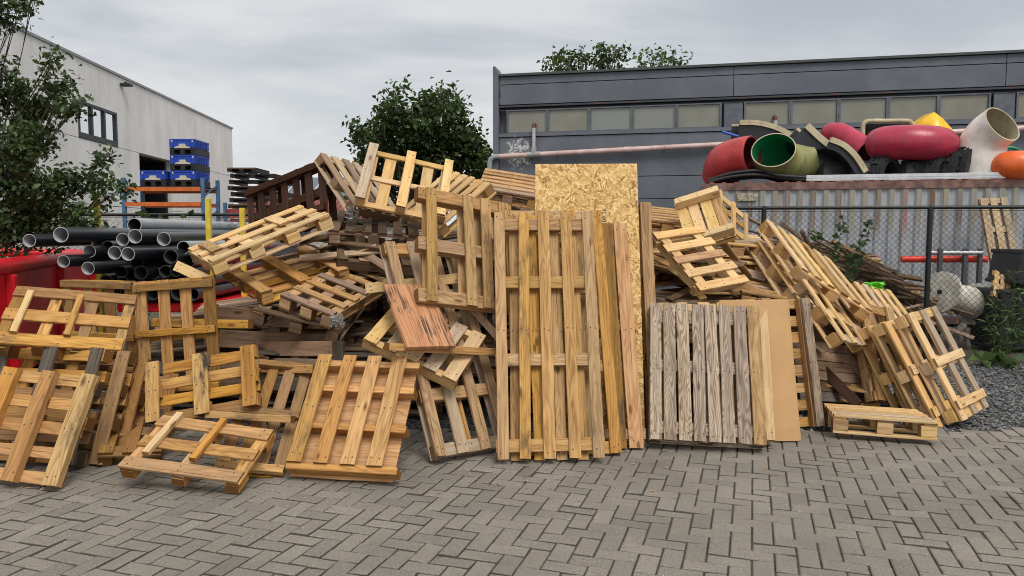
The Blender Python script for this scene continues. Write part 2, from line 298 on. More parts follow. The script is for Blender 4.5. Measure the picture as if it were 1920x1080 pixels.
PALLETS = [
  ('wooden_pallet', 'g', 'FV2 .045 .03 pos=.12,.55 span=.12,.84;U3 .105 .02;V4 .075 .022;B 4 2 .085 .11 .08', [-3.299, 5.478, 0.988], [0.9297, 0.333, 0.1034, 0.1188], 0.831, 0.577, 'golden three-board pallet with two thin battens, topmost of the far left stack', ''),
  ('wooden_pallet', 'gk', 'V3 .095 .02 m=kkk;B 3 4 .09 .09 .08;U6 .085 .022 m=gghghg', [-3.331, 5.103, 0.435], [0.8343, 0.5455, -0.0393, -0.0692], 0.834, 0.813, 'pallet with three grey mouldy runners, squeezed between the two golden pallets at the far left', ''),
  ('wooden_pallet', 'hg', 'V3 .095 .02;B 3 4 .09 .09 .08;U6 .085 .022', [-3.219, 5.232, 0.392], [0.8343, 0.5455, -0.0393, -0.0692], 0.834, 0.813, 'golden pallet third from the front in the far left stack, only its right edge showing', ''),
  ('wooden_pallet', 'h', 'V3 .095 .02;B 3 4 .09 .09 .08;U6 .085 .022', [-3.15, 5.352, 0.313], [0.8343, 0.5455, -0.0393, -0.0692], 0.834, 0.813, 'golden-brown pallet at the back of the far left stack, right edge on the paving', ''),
  ('wooden_pallet', 'g', 'V3 .1 .06;U5 .078 .02', [-3.128, 4.713, 0.382], [0.8536, 0.5151, -0.0138, -0.0771], 0.676, 0.722, 'golden pallet with three wide sloping runners over five crossboards, front-most in the bottom left corner', ''),
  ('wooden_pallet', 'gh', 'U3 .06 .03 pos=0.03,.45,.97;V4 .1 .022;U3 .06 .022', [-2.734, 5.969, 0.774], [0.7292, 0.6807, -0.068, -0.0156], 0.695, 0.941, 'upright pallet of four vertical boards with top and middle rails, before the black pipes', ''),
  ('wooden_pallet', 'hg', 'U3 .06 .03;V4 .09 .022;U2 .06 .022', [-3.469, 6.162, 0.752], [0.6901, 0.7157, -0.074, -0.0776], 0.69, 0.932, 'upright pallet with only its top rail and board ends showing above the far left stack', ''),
  ('wooden_pallet', 'gk', 'V3 .1 .022 m=gmm;B 3 3 .085 .09 .07;U4 .078 .02 m=gggh', [-2.194, 5.146, 0.56], [0.8274, 0.5552, -0.0604, 0.0594], 0.779, 0.434, 'pallet with three short upright black-stained runners, resting above the low tilted pallet', ''),
  ('wooden_pallet', 'g', 'FV2 .045 .035 pos=.14,.56 span=-.03,.78;U3 .10 .02;V3 .085 .022;B 3 2 .09 .13 .06', [-2.024, 4.69, 0.237], [0.9727, 0.2166, 0.0265, -0.0793], 0.797, 0.496, 'low golden pallet tilted on the paving with one pale and one brown batten', ''),
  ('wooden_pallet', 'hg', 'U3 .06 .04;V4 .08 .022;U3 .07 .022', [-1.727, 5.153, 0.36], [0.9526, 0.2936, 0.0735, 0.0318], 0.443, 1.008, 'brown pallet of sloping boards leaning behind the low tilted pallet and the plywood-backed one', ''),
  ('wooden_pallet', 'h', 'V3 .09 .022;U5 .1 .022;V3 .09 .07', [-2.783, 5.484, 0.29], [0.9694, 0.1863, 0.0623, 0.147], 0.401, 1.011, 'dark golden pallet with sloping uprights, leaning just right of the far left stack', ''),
  ('wooden_pallet', 'g', 'V4 .1 .022 span=-.02,.93;U4 .05 .09 pos=.02,.26,.62,.985 over=.1;P .012', [-1.106, 4.895, 0.416], [0.9042, 0.4168, -0.0417, -0.0833], 0.657, 0.849, 'golden plywood-backed pallet with four sloping boards and projecting square bearers, leaning at front centre-left', ''),
  ('wooden_pallet', 'f', 'V5 .11 .022;U3 .06 .085', [-0.633, 5.459, 0.846], [0.9356, 0.2773, 0.1666, -0.1414], 0.751, 0.558, 'tilted yellow pallet whose corner points left, lying under the red-brown panel', ''),
  ('wooden_pallet', 'qt', 'V4 .085 .025;U5 .09 .06;V3 .08 .02', [-0.489, 5.552, 0.805], [0.8284, 0.4707, 0.1622, 0.2567], 0.644, 1.71, 'long skid with pale sloping boards, running from behind the grid pallet down to the paving', ''),
  ('wooden_pallet', 't', 'V4 .09 .022 pos=.08,.52,.72,.95;U3 .1 .09;V4 .09 .022 pos=.1,.5,.7,.95', [-0.333, 5.744, 1.492], [0.8143, 0.5247, 0.1945, 0.1542], 0.819, 0.924, 'tan grid pallet with a thick left post, hanging left of the tallest pallet', ''),
  ('wooden_pallet', 'f', 'V3 .085 .022;B 3 3 .08 .08 .07;U3 .06 .02;V5 .1 .02', [-0.972, 6.909, 2.127], [0.9093, 0.3983, 0.1191, 0.0212], 0.814, 0.74, 'pale pallet crowning the heap with three sloping runners turned up, in front of the tree', ''),
  ('wooden_pallet', 'f', 'V6 .085 .02;U3 .09 .09;V3 .09 .02', [-0.66, 7.206, 1.966], [0.8161, 0.3565, -0.0504, -0.452], 0.754, 0.675, 'light pallet with diagonal boards lying behind and right of the crowning pallet', ''),
  ('wooden_pallet', 't', 'V5 .085 .022;U4 .09 .05 pos=.03,.29,.625,.97;V4 .08 .02 pos=.16,.38,.62,.84', [0.259, 5.418, 0.909], [0.8296, 0.5581, 0.01, 0.0165], 0.764, 1.874, 'tallest pallet with five long tan slats, front-most at the centre of the heap', ''),
  ('wooden_pallet', 't', 'V4 .085 .022;U4 .09 .04', [0.372, 5.594, 0.911], [0.8321, 0.5529, 0.0236, 0.0374], 0.778, 1.921, 'tall tan pallet directly behind the tallest one, one slat showing at its right', ''),
  ('wooden_pallet', 't', 'V4 .105 .022 pos=.05,.45,.79,.965 m=ttho;U3 .08 .04 pos=.05,.47,.96', [0.573, 5.749, 0.856], [0.8339, 0.5514, 0.0134, 0.0194], 0.836, 1.822, 'tall pallet with an orange-stained slat, leaning directly against the chipboard sheet', ''),  # third slat is added, its dark wood stands in for shaded chipboard
  ('wooden_pallet', 't', 'V4 .1 .022;B 4 4 .1 .06 .06;V4 .1 .02', [0.775, 5.991, 0.946], [0.8263, 0.5632, -0.0014, -0.0085], 0.803, 2.012, 'tall tan pallet standing behind the chipboard sheet, its block edge showing on the right', ''),
  ('wooden_pallet', 'w', 'V8 .092 .022 m=wwwwwwvt;U3 .095 .022 pos=.06,.47,.95;V3 .09 .07 ;U3 .09 .02', [1.483, 5.611, 0.565], [0.8606, 0.5054, -0.0213, -0.0589], 0.84, 1.106, 'silver-grey weathered pallet with bold wood figure, leaning right of the tallest pallet', ''),
  ('wooden_pallet', 'f', 'V6 .09 .022;U3 .09 .06', [1.59, 5.798, 0.553], [0.8459, 0.5202, -0.0718, -0.0928], 0.871, 1.115, 'clean new pallet just behind the silver-grey pallet, one pale board showing at its right', ''),
  ('wooden_pallet', 't', 'V2 .085 .03 pos=.3,.95 m=tv;V2 .05 .06 pos=.28,.9;U8 .085 .02', [2.247, 6.021, 0.559], [0.7816, 0.6027, 0.1093, 0.1179], 0.693, 1.072, 'pallet with a mouldy grey upright and ladder-like crossboards, leaning right of the brown board', ''),
  ('wooden_pallet', 'f', 'U5 .09 .02;V3 .09 .02;B 3 3 .11 .1 .085;U3 .09 .02', [2.955, 5.918, 0.169], [0.9908, -0.0329, 0.0118, -0.1311], 0.733, 0.6, 'pale pallet lying flat on the gravel edge, its block front turned to the paving', ''),
  ('wooden_pallet', 'f', 'FU2 .08 .02 pos=.47,.9;V3 .1 .022;U3 .09 .02;B 3 3 .09 .1 .08;V3 .09 .02', [3.781, 6.347, 0.519], [0.8005, 0.4944, 0.1536, 0.3019], 0.592, 0.965, 'new pallet leaning at the far right of the heap beside the gravel', ''),
  ('wooden_pallet', 'f', 'FU2 .08 .02 pos=.47,.9;V3 .1 .022;U3 .09 .02;B 3 3 .09 .1 .08;V3 .09 .02', [3.619, 6.408, 0.435], [0.8005, 0.4944, 0.1536, 0.3019], 0.592, 0.965, 'new pallet second from the right, close under the right-most leaning one', ''),
  ('wooden_pallet', 'f', 'FU2 .08 .02 pos=.47,.9;V3 .1 .022;U3 .09 .02;B 3 3 .09 .1 .08;V3 .09 .02', [3.56, 6.596, 0.377], [0.8005, 0.4944, 0.1536, 0.3019], 0.592, 0.965, 'new pallet third from the right in the leaning row above the gravel', ''),
  ('wooden_pallet', 'f', 'V6 .085 .022;U3 .09 .02;B 3 3 .13 .1 .08;V3 .1 .022', [2.89, 7.004, 1.333], [0.9352, 0.2207, 0.2658, 0.0777], 0.88, 0.979, 'big pale pallet sliding down the right slope of the heap, topmost of its pair', ''),
  ('wooden_pallet', 'f', 'V6 .085 .022;U3 .09 .02;B 3 3 .13 .1 .08;V3 .1 .022', [2.809, 6.973, 1.124], [0.9352, 0.2207, 0.2658, 0.0777], 0.88, 0.979, 'pale pallet close under the big sliding one, its blocks showing along the lower edge', ''),
  ('wooden_pallet', 'f', 'V5 .09 .02;U3 .09 .02;B 3 3 .1 .1 .08;V3 .09 .02', [3.057, 6.726, 0.859], [0.8327, 0.3652, 0.2539, 0.3299], 1.258, 0.625, 'pale pallet hanging lowest under the sliding pair, above the flat pallet', ''),
  ('wooden_pallet', 'f', 'V5 .09 .02;U3 .09 .02;B 3 3 .1 .1 .08;V3 .09 .02', [3.786, 7.466, 0.9], [0.8743, 0.3618, 0.1979, 0.256], 0.747, 0.482, 'pale pallet sloping behind the leaning row at the right, under the green bag', ''),
  ('wooden_pallet', 'f', 'U5 .09 .022 m=ffoff;V2 .085 .02 pos=.1,.9;U2 .06 .07 pos=.05,.95;V2 .07 .02 pos=.1,.9', [1.634, 6.437, 1.416], [0.9189, 0.3315, 0.0078, 0.2136], 0.523, 0.768, 'ladder-like pale pallet with one orange crossboard, sliding forwards above the silver-grey pallet', ''),
  ('wooden_pallet', 'f', 'U2 .07 .09 pos=.05,.96;V4 .1 .022;U2 .06 .04', [1.804, 7.059, 1.812], [0.9182, 0.3495, -0.181, -0.044], 0.435, 0.679, 'pale pallet standing on edge with a thick top beam, in front of the rusty container', ''),
  ('wooden_pallet', 'fo', 'V3 .05 .03;U4 .06 .022', [2.23, 7.448, 1.737], [0.7777, 0.4859, 0.3684, 0.1527], 0.566, 0.444, 'small orange-toned crate frame standing right of the edge-standing pallet', ''),
  ('wooden_pallet', 'f', 'FU2 .1 .02 pos=.3,.93 span=.1,.72;V3 .105 .02;U4 .1 .022;B 3 4 .1 .12 .08;V3 .1 .02', [-2.216, 6.505, 1.636], [0.8736, 0.2013, -0.0239, -0.4424], 0.69, 1.077, 'light yellow pallet of three long boards sloping down to the left, above the black pipes', ''),
  ('wooden_pallet', 'gt', 'V3 .1 .022;B 3 3 .1 .1 .08;U5 .11 .022', [-2.026, 6.62, 1.313], [0.913, 0.1623, -0.0493, 0.3711], 0.835, 0.757, 'upturned tan pallet with three dark-ended runners, lying beneath the light yellow pallet', ''),
  ('wooden_pallet', 'tp', 'U6 .075 .02;V3 .09 .02;B 3 3 .1 .1 .08;V3 .1 .02', [-1.505, 6.418, 1.156], [0.9699, 0.1366, 0.1485, -0.1361], 0.493, 1.005, 'tan pallet with six boards running to its front corner, lying below the upturned pallet', ''),
  ('wooden_pallet', 'b', 'U6 .085 .02;V3 .09 .02;B 3 3 .1 .1 .08;V3 .1 .02', [-1.738, 6.563, 1.02], [0.9885, 0.0899, 0.1218, -0.0016], 0.725, 1.176, 'brown pallet next down under the tan corner pallet on the left slope', ''),
  ('wooden_pallet', 'd', 'FU2 .07 .03 pos=.03,.8;V7 .1 .022;U3 .08 .08;V4 .1 .022', [-2.347, 7.687, 1.91], [0.7165, 0.6102, -0.2895, -0.1746], 1.358, 0.632, 'dark chocolate-brown pallet standing on edge at the left top of the heap', ''),
  ('wooden_pallet', 'qp', 'V5 .09 .02;U3 .09 .085;V4 .09 .02', [-1.493, 7.446, 2.098], [0.8093, 0.3221, 0.2385, 0.4294], 0.681, 0.736, "grey-pink pallet sloping down right from the dark brown pallet's corner", ''),
  ('wooden_pallet', 'bp', 'V6 .09 .02;U3 .09 .02;B 3 3 .1 .1 .08;V3 .1 .02', [-1.366, 7.442, 1.734], [0.9923, 0.0845, 0.035, 0.0837], 0.81, 1.315, 'brown-grey pallet lying almost flat under the grey-pink one', ''),
  ('wooden_pallet', 'b', 'V5 .1 .02;U3 .09 .09;V5 .1 .02', [-1.218, 7.009, 1.458], [0.9605, 0.2083, 0.0914, 0.1603], 0.876, 0.537, 'dark brown pallet edge-on in the shadow above the gap, left of the long skid', ''),
  ('wooden_pallet', 'tp', 'U6 .085 .02;V3 .09 .02;B 3 3 .1 .1 .08;U3 .1 .02', [-0.014, 7.797, 2.152], [0.9838, 0.1605, 0.077, -0.0195], 0.613, 0.828, 'light brown pallet sloping forwards at the top left of the chipboard sheet', ''),
  ('wooden_pallet', 'tp', 'U6 .085 .02;V3 .09 .02;B 3 3 .1 .1 .08;U3 .1 .02', [-0.096, 7.814, 1.957], [0.9838, 0.1605, 0.077, -0.0195], 0.613, 0.828, "light brown pallet directly beneath the one at the chipboard sheet's top left", ''),
  ('wooden_pallet', 'p', 'V4 .12 .022;U3 .09 .09;V4 .1 .02', [-0.086, 7.188, 1.748], [0.9641, 0.205, 0.1683, -0.012], 0.548, 1.002, "pinkish pallet with broad boards hidden behind the grid pallet's right side", ''),
  ('wooden_pallet', 'o', 'U6 .08 .02;V3 .09 .02;B 3 3 .12 .1 .08;U3 .1 .02', [1.645, 7.794, 1.815], [0.9891, 0.1014, 0.0463, -0.0966], 0.586, 0.806, 'orange-brown flat pallet on top of the pile right of the chipboard sheet', ''),
  ('wooden_pallet', 'o', 'U6 .08 .02;V3 .09 .02;B 3 3 .12 .1 .08;U3 .1 .02', [1.663, 7.77, 1.655], [0.9891, 0.1014, 0.0463, -0.0966], 0.586, 0.806, 'orange-brown flat pallet second from the top right of the chipboard sheet', ''),
  ('wooden_pallet', 'f', 'U6 .085 .02;V3 .09 .02;B 3 3 .12 .1 .08;U3 .1 .02', [2.257, 7.612, 1.566], [0.9943, 0.0873, 0.0376, -0.0489], 0.634, 0.676, 'pale flat pallet behind the ladder-like pallet, end boards pointing right', ''),
  ('wooden_pallet', 'f', 'U6 .085 .02;V3 .09 .02;B 3 3 .12 .1 .08;U3 .1 .02', [2.208, 7.565, 1.398], [0.9943, 0.0873, 0.0376, -0.0489], 0.634, 0.676, 'tan flat pallet under the pale one behind the ladder-like pallet', ''),
  ('wooden_pallet', 'tp', 'U5 .1 .02;V3 .09 .02;B 3 3 .12 .1 .08;U3 .1 .02', [2.342, 6.847, 1.118], [0.983, 0.0623, 0.0632, -0.1607], 0.383, 0.806, 'orange-brown pallet poking out behind the brown board, block end towards us', ''),
  ('wooden_pallet', 'p', 'U4 .15 .03;V3 .09 .09', [-2.095, 6.444, 0.574], [0.6841, 0.7276, 0.0498, 0.0081], 1.189, 0.748, 'old grey-brown pallet with wide plank rails, upright behind the golden frames at left', ''),
  ('wooden_pallet', 'pk', 'U3 .12 .025;V3 .09 .1;U3 .1 .02', [-1.826, 6.09, 0.516], [0.7303, 0.6286, -0.2015, -0.1758], 0.908, 0.411, 'brown pallet on its side with a blackened plank end, left of the plywood-backed pallet', ''),
  ('wooden_pallet', 'b', 'U8 .085 .02;V2 .09 .08;V2 .09 .02', [2.923, 6.713, 0.438], [0.8262, 0.5299, 0.1576, 0.1084], 0.862, 0.736, 'dark pinkish pallet standing deep under the sliding pallets at right', ''),
  ('wooden_pallet', 't', 'V2 .09 .03 pos=.06,.94;U4 .09 .02;V2 .09 .08', [3.441, 6.743, 0.526], [0.8312, 0.5041, 0.2023, 0.1186], 0.505, 0.954, 'tan pallet with long bare uprights, leaning left of the new leaning row', ''),
  ('wooden_pallet', 'q', 'V3 .1 .02;U4 .1 .06;V3 .1 .02', [7.989, 12.11, 1.46], [0.8542, 0.5033, -0.0797, -0.1037], 0.407, 1.737, 'narrow pinkish pallet standing on end against the rusty container', ''),
  ('chipboard_sheet', 'osb', 'P .015', [0.607, 5.943, 1.1], [0.8127, 0.5822, -0.0139, -0.0193], 0.856, 2.317, "tall sheet of golden chipboard standing behind the slatted pallets at the heap's centre", ''),
  ('fibreboard_sheet', 'mdf', 'P .012', [1.941, 5.775, 0.543], [0.8034, 0.5953, 0.0068, 0.0082], 0.549, 1.11, 'plain brown fibreboard sheet leaning right of the silver-grey pallet', ''),
  ('fibreboard_sheet', 'mdf', 'P .012', [1.961, 5.794, 0.543], [0.8034, 0.5953, 0.0068, 0.0082], 0.549, 1.11, 'second fibreboard sheet, only a thin edge showing behind the plain brown one', ''),
  ('grooved_board', 'red', 'P .03', [-0.676, 5.353, 1.025], [0.9141, 0.3154, 0.1062, 0.2316], 0.373, 0.646, 'red-brown grooved panel with black streaks lying on the tilted yellow pallet', ''),
]
PLANKS = [
  ('wooden_beam', 'g', [-0.861, 5.05, 0.833], [-0.081, 5.55, 0.712], 0.055, 0.09, 0, 'long square beam lying across the tilted yellow pallet, below the red-brown panel'),
  ('wooden_beam', 'f', [-1.158, 5.9, 1.171], [-0.371, 5.85, 1.264], 0.08, 0.09, 0, 'pale beam with a split left end, behind the top of the red-brown panel'),
  ('wooden_plank', 'm', [-2.131, 5.12, 0.343], [-1.501, 5.0, 0.336], 0.05, 0.07, 0, 'grey-speckled square batten between the block runners and the low tilted pallet'),
  ('wooden_beam', 'g', [-2.982, 6.15, 0.867], [-2.11, 5.95, 0.878], 0.07, 0.08, 0, 'golden beam end pointing right behind the upright four-board pallet'),
  ('wooden_plank', 'g', [-2.03, 5.7, 0.567], [-1.48, 5.5, 0.591], 0.06, 0.05, 0, 'short knotty beam above the brown sloping-board pallet'),
  ('wooden_plank', 't', [3.312, 6.9, 0.889], [3.439, 6.35, 0.098], 0.09, 0.03, 0, 'long dark-tan board leaning alone left of the new pallet row'),
  ('wooden_plank', 't', [3.4, 6.6, 0.828], [3.526, 6.15, 0.068], 0.09, 0.03, 0, 'tan board leaning against the left of the new pallet row'),
  ('wooden_plank', 'p', [-0.374, 5.75, 1.103], [-0.083, 5.72, 0.773], 0.06, 0.03, 0, 'reddish split board slanting left of the tallest pallet'),
  ('wooden_plank', 'b', [2.713, 6.9, 0.197], [3.341, 7.2, 0.559], 0.09, 0.03, 0, 'dark board lying crosswise under the sliding pallets'),
  ('wooden_plank', 'b', [3.045, 7.0, 0.588], [3.342, 6.5, 0.134], 0.09, 0.03, 0, 'dark board slanting down towards the flat pallet'),
  ('wooden_plank', 'd', [2.825, 6.7, 0.386], [3.035, 6.4, 0.11], 0.09, 0.04, 0, 'very dark beam slanting behind the flat pallet'),
  ('wooden_plank', 't', [3.134, 7.1, 0.78], [3.557, 6.7, 0.336], 0.05, 0.03, 0, 'thin lath crossing behind the long dark-tan board'),
  ('wooden_plank', 'p', [2.381, 7.2, 1.393], [2.904, 6.7, 0.972], 0.09, 0.02, 0, 'pinkish board sliding under the big pale pallet'),
  ('wooden_plank', 'o', [1.838, 6.9, 1.278], [2.253, 6.5, 1.038], 0.09, 0.02, 0, 'orange board lying behind the foot of the ladder-like pallet'),
  ('wooden_plank', 'f', [1.423, 6.7, 1.311], [1.616, 6.4, 1.116], 0.05, 0.04, 0, 'pale lath poking out left under the ladder-like pallet'),
  ('wooden_plank', 'p', [-1.536, 6.9, 1.526], [-1.046, 6.6, 1.268], 0.07, 0.03, 0, 'grey-pink lath sliding down above the tan corner pallet'),
  ('wooden_plank', 'f', [-2.902, 6.4, 1.334], [-2.503, 6.2, 1.199], 0.09, 0.022, 0, 'pale board end above the top rail of the upright four-board pallet'),
]
# ------------------------------------------------------------------ the heap of pallets
rr=random.Random(11)
for (name,mat,layers,c,q,U,V,label,grp) in PALLETS:
    cat={'wooden_pallet':'pallet','chipboard_sheet':'board','fibreboard_sheet':'board','grooved_board':'board'}[name]
    root=empty(name,c,label,cat,grp or ('pallets in the heap' if cat=='pallet' else None),rot=q)
    if name!='wooden_pallet':
        T=float(layers.split()[1]); b=MB(); b.box((-U/2,-V/2,-T),(U/2,V/2,0),0,None,.0015)
        o=b.build(name,WOOD[mat]); o.location=root.location; o.rotation_mode='QUATERNION'; o.rotation_quaternion=q
        bpy.data.objects.remove(root); tag(o,label,cat)
        if name=='chipboard_sheet': OSB=(o,U,V)
        continue
    pallet_parts(root,mat,layers,U,V,rr)
for (name,mat,a,b,w,t,roll,label) in PLANKS:
    a=Vector(a);b=Vector(b);X=(b-a);L=X.length;X/=L
    v=(Vector((0,0,1.6))-(a+b)/2).normalized(); Z=(v-X*v.dot(X)).normalized(); Y=Z.cross(X)
    M=Matrix(((X.x,Y.x,Z.x,0),(X.y,Y.y,Z.y,0),(X.z,Y.z,Z.z,0),(0,0,0,1))); M.translation=(a+b)/2
    tag(timber(name,L,w,t,M,pick(mat,rr)),label,'plank' if 'plank' in name else 'beam')
# pallets buried in the middle of the heap, piled from the ground up
HB="U6 .085 .02;V3 .09 .02;B 3 3 .12 .1 .08;U3 .1 .02"
def filler_proto(mat,U,V):
    r_=random.Random(len(mat)*7+int(U*100)); root=empty('wooden_pallet'); pallet_parts(root,mat,HB,U,V,r_); return root
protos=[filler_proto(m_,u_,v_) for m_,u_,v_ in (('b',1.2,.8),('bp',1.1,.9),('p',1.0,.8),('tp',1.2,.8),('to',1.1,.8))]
used=[False]*5
def filler(k,loc,eul,label,group):
    o=protos[k] if not used[k] else copy_tree(protos[k]); used[k]=True
    o.location=loc; o.rotation_euler=eul; tag(o,label,'pallet',group)
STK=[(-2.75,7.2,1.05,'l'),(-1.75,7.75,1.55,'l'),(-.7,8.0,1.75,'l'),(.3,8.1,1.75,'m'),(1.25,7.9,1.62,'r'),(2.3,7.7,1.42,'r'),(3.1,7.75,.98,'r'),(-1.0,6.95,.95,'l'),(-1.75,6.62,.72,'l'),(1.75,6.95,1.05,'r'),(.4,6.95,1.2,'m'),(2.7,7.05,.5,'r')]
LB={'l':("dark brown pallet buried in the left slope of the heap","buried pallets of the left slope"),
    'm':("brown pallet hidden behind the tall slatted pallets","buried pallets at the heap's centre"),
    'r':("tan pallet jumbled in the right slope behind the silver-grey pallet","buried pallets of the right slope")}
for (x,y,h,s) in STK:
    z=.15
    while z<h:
        k=rr.choice((0,0,1,2) if s=='l' else (1,2,3) if s=='m' else (2,3,4,4))  # left stacks take darker wood, putting the gaps' shade into the colour
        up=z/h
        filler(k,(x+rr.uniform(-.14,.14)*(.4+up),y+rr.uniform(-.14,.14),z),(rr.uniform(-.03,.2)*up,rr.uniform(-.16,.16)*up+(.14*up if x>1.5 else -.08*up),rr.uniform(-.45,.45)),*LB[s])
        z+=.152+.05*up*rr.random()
for k,u_ in enumerate(used):
    if not u_:
        for ch in list(protos[k].children): bpy.data.objects.remove(ch)
        bpy.data.objects.remove(protos[k])
# loose boards jumbled between the pallets
def jumble(n,xr,yr,Yr,mats,label,group,tilt):
    for i in range(n):
        t_=rr.random(); px=xr[0]+(xr[1]-xr[0])*t_; py=yr[0]+(yr[1]-yr[0])*t_+rr.uniform(0,1)*yr[2]
        p=at(px,py,rr.uniform(*Yr)); L=rr.uniform(.5,1.15); yaw=rr.gauss(.2,.5); el=rr.gauss(tilt,.22)
        X=Vector((math.cos(yaw)*math.cos(el),math.sin(yaw)*math.cos(el),math.sin(el))); Z=Vector((rr.gauss(0,.35),-.35+rr.gauss(0,.35),1)); Z=(Z-X*Z.dot(X)).normalized(); Y=Z.cross(X)
        M=Matrix(((X.x,Y.x,Z.x,p.x),(X.y,Y.y,Z.y,p.y),(X.z,Y.z,Z.z,p.z),(0,0,0,1)))
        tag(timber('loose_board',round(L,1),rr.choice((.07,.09)),.02,M,rr.choice(mats)),label,'plank',group)
jumble(40,(1225,1580),(450,560,75),(6.75,7.5),'ttpfoqb',"loose thin board jumbled in the right slope of the heap",'loose boards of the right slope',-.22)
jumble(16,(600,770),(410,500,60),(6.75,7.3),'bbpqt',"loose brown board jumbled in the upper left of the heap",'loose boards of the left slope',.05)
# stamp on the chipboard
o_,U_,V_=OSB
cu=bpy.data.curves.new('stamp','FONT'); cu.body='16 : 09:26'; cu.size=.052; cu.extrude=.0002; cu.space_character=1.05
to=bpy.data.objects.new('tmp',cu); COL.objects.link(to); bpy.context.view_layer.update()
me=bpy.data.meshes.new_from_object(to.evaluated_get(bpy.context.evaluated_depsgraph_get())); bpy.data.objects.remove(to)
me.materials.clear(); me.materials.append(plain('stamp_ink',(.03,.03,.035),.8))
st=link('stamp',me,o_); st.rotation_euler=(0,0,math.pi/2); st.location=(U_/2-.265,V_/2-.62,.0012)
st['label']='black stamped figures 09:26 running upwards'
# shrink wrap torn at pallet corners, papers, green bag
FILM,g=newmat('plastic_film'); g.out(g.mix(g.noise(g.obj(),20),(.5,.5,.5),(.8,.8,.8)),.25,None,extra={'Transmission Weight':.7})
def rag(name,c,sx,sz,mat,label,cat,seed,n=9,depth=.06):
    r_=random.Random(seed); b=MB(); vs=[];
    for i in range(n):
        for j in range(n):
            u_=i/(n-1)-.5; v_=j/(n-1)-.5; k=.75+.25*r_.random()
            vs.append((u_*sx*k+r_.uniform(-.1,.1)*sx*.3,r_.uniform(-1,1)*depth+depth*math.sin(u_*9)*.4,v_*sz*k))
    b.add(vs,[(i*n+j,(i+1)*n+j,(i+1)*n+j+1,i*n+j+1) for i in range(n-1) for j in range(n-1)],0,False)
    o=b.build(name,mat); o.location=c; tag(o,label,cat)
rag('plastic_wrap',at(660,398,7.0),.15,.13,FILM,"torn clear wrap clinging to the corner of the grey-pink pallet",'plastic wrap',3)
rag('plastic_wrap',at(632,600,5.75),.13,.11,FILM,"torn clear wrap on the front corner of the tan corner pallet",'plastic wrap',4)
rag('plastic_bag',at(1637,535,7.6),.24,.08,plain('green_plastic',(.12,.52,.03),.35),"bright green plastic bag on top of the right slope",'bag',5,9,.03)
rag('cardboard_sheet',at(1668,665,6.9),.2,.26,plain('printed_card',(.42,.40,.40),.7,.3,30),"crumpled printed grey packaging between the leaning boards at right",'packaging',6,7,.03)
rag('cardboard_sheet',at(1545,640,7.5),.85,.7,plain('pale_card',(.5,.4,.3),.8),"pale cardboard sheet standing deep under the sliding pallets",'cardboard',7,7,.02)
# ------------------------------------------------------------------ ground
def attr_mat(name,c0,c1,edge=False,speck=.5,rough=.85):
    m,g=newmat(name); P=g.obj()
    t=g.n('ShaderNodeAttribute',attribute_name='tone').outputs['Fac']
    a=g.noise(P,95,3,.7); b=g.noise(P,1.1,5,.6); d=g.noise(P,9,5,.7)
    c=g.mix(t,c0,c1)
    c=g.mix(g.ramp(a,.52,.7,0,speck),c,tuple(x*.38 for x in c0))
    a2=g.noise(g.vadd(P,(9,3,1)),95,2,.6)
    c=g.mix(g.ramp(a2,.62,.74,0,.9),c,tuple(min(1,x*2.0) for x in c1))
    c=g.mix(g.ramp(b,.38,.72,0,.42),c,tuple(x*.55 for x in c0))
    c=g.mix(g.ramp(d,.55,.8,0,.35),c,tuple(x*.6 for x in c0))
    if edge:
        e=g.n('ShaderNodeAttribute',attribute_name='edge').outputs['Fac']; c=g.mix(g.math('MULTIPLY',g.ramp(g.math('ADD',e,g.math('MULTIPLY',d,.5)),.64,1.35),.62),c,(.035,.033,.026))
    g.out(c,rough,a,.5,.004,0,.25); return m
PAVE=attr_mat('concrete_paver',(.19,.172,.147),(.265,.24,.205),speck=.85,edge=True)
JOINT=plain('joint_sand',(.055,.052,.042),.95,.35,30)
def pavers():
    s=.1075; gap=.0075; ang=R(-18); ca,sa=math.cos(ang),math.sin(ang); ox,oy=.55,2.3
    V=[];Fc=[];T=[];E=[]; N=150
    for i in range(-N,N):
        for j in range(-N,N):
            k=(i-j)%4
            if k==0: cx,cy,w,h=i+1,j+.5,2,1
            elif k==3: cx,cy,w,h=i+.5,j+1,1,2
            else: continue
            X=ox+s*(cx*ca-cy*sa); Y=oy+s*(cx*sa+cy*ca)
            if not(-7.5<X<8.6 and .3<Y<6.0): continue
            hw=w*s/2-gap/2; hh=h*s/2-gap/2; o=len(V); jit=random.gauss(0,.0012); tx=random.gauss(0,.0016); ty=random.gauss(0,.0016)
            ja=random.gauss(0,.006)
            c=.0045
            for (z,e) in ((-.03,0),(-c,0),(0,.0075)):
                for (a,b) in ((-1,-1),(1,-1),(1,1),(-1,1)):
                    lx=a*(hw-e); ly=b*(hh-e); lx,ly=lx-ja*ly,ly+ja*lx
                    V.append((X+lx*ca-ly*sa, Y+lx*sa+ly*ca, z+jit+a*tx+b*ty if z>-.02 else z))
            Fc.append((o+8,o+9,o+10,o+11))
            for l in (0,4):
                for q in range(4): Fc.append((o+l+q,o+l+(q+1)%4,o+l+4+(q+1)%4,o+l+4+q))
            t=min(1,max(0,random.gauss(.5,.22))); T+= [t]*12; E+=[1]*8+[0]*4
    me=bpy.data.meshes.new('paving'); me.from_pydata(V,[],Fc); me.update()
    at_=me.attributes.new('tone','FLOAT','POINT'); at_.data.foreach_set('value',T)
    at_=me.attributes.new('edge','FLOAT','POINT'); at_.data.foreach_set('value',E)
    me.materials.append(PAVE); tag(link('paving',me),kind='structure')
pavers()
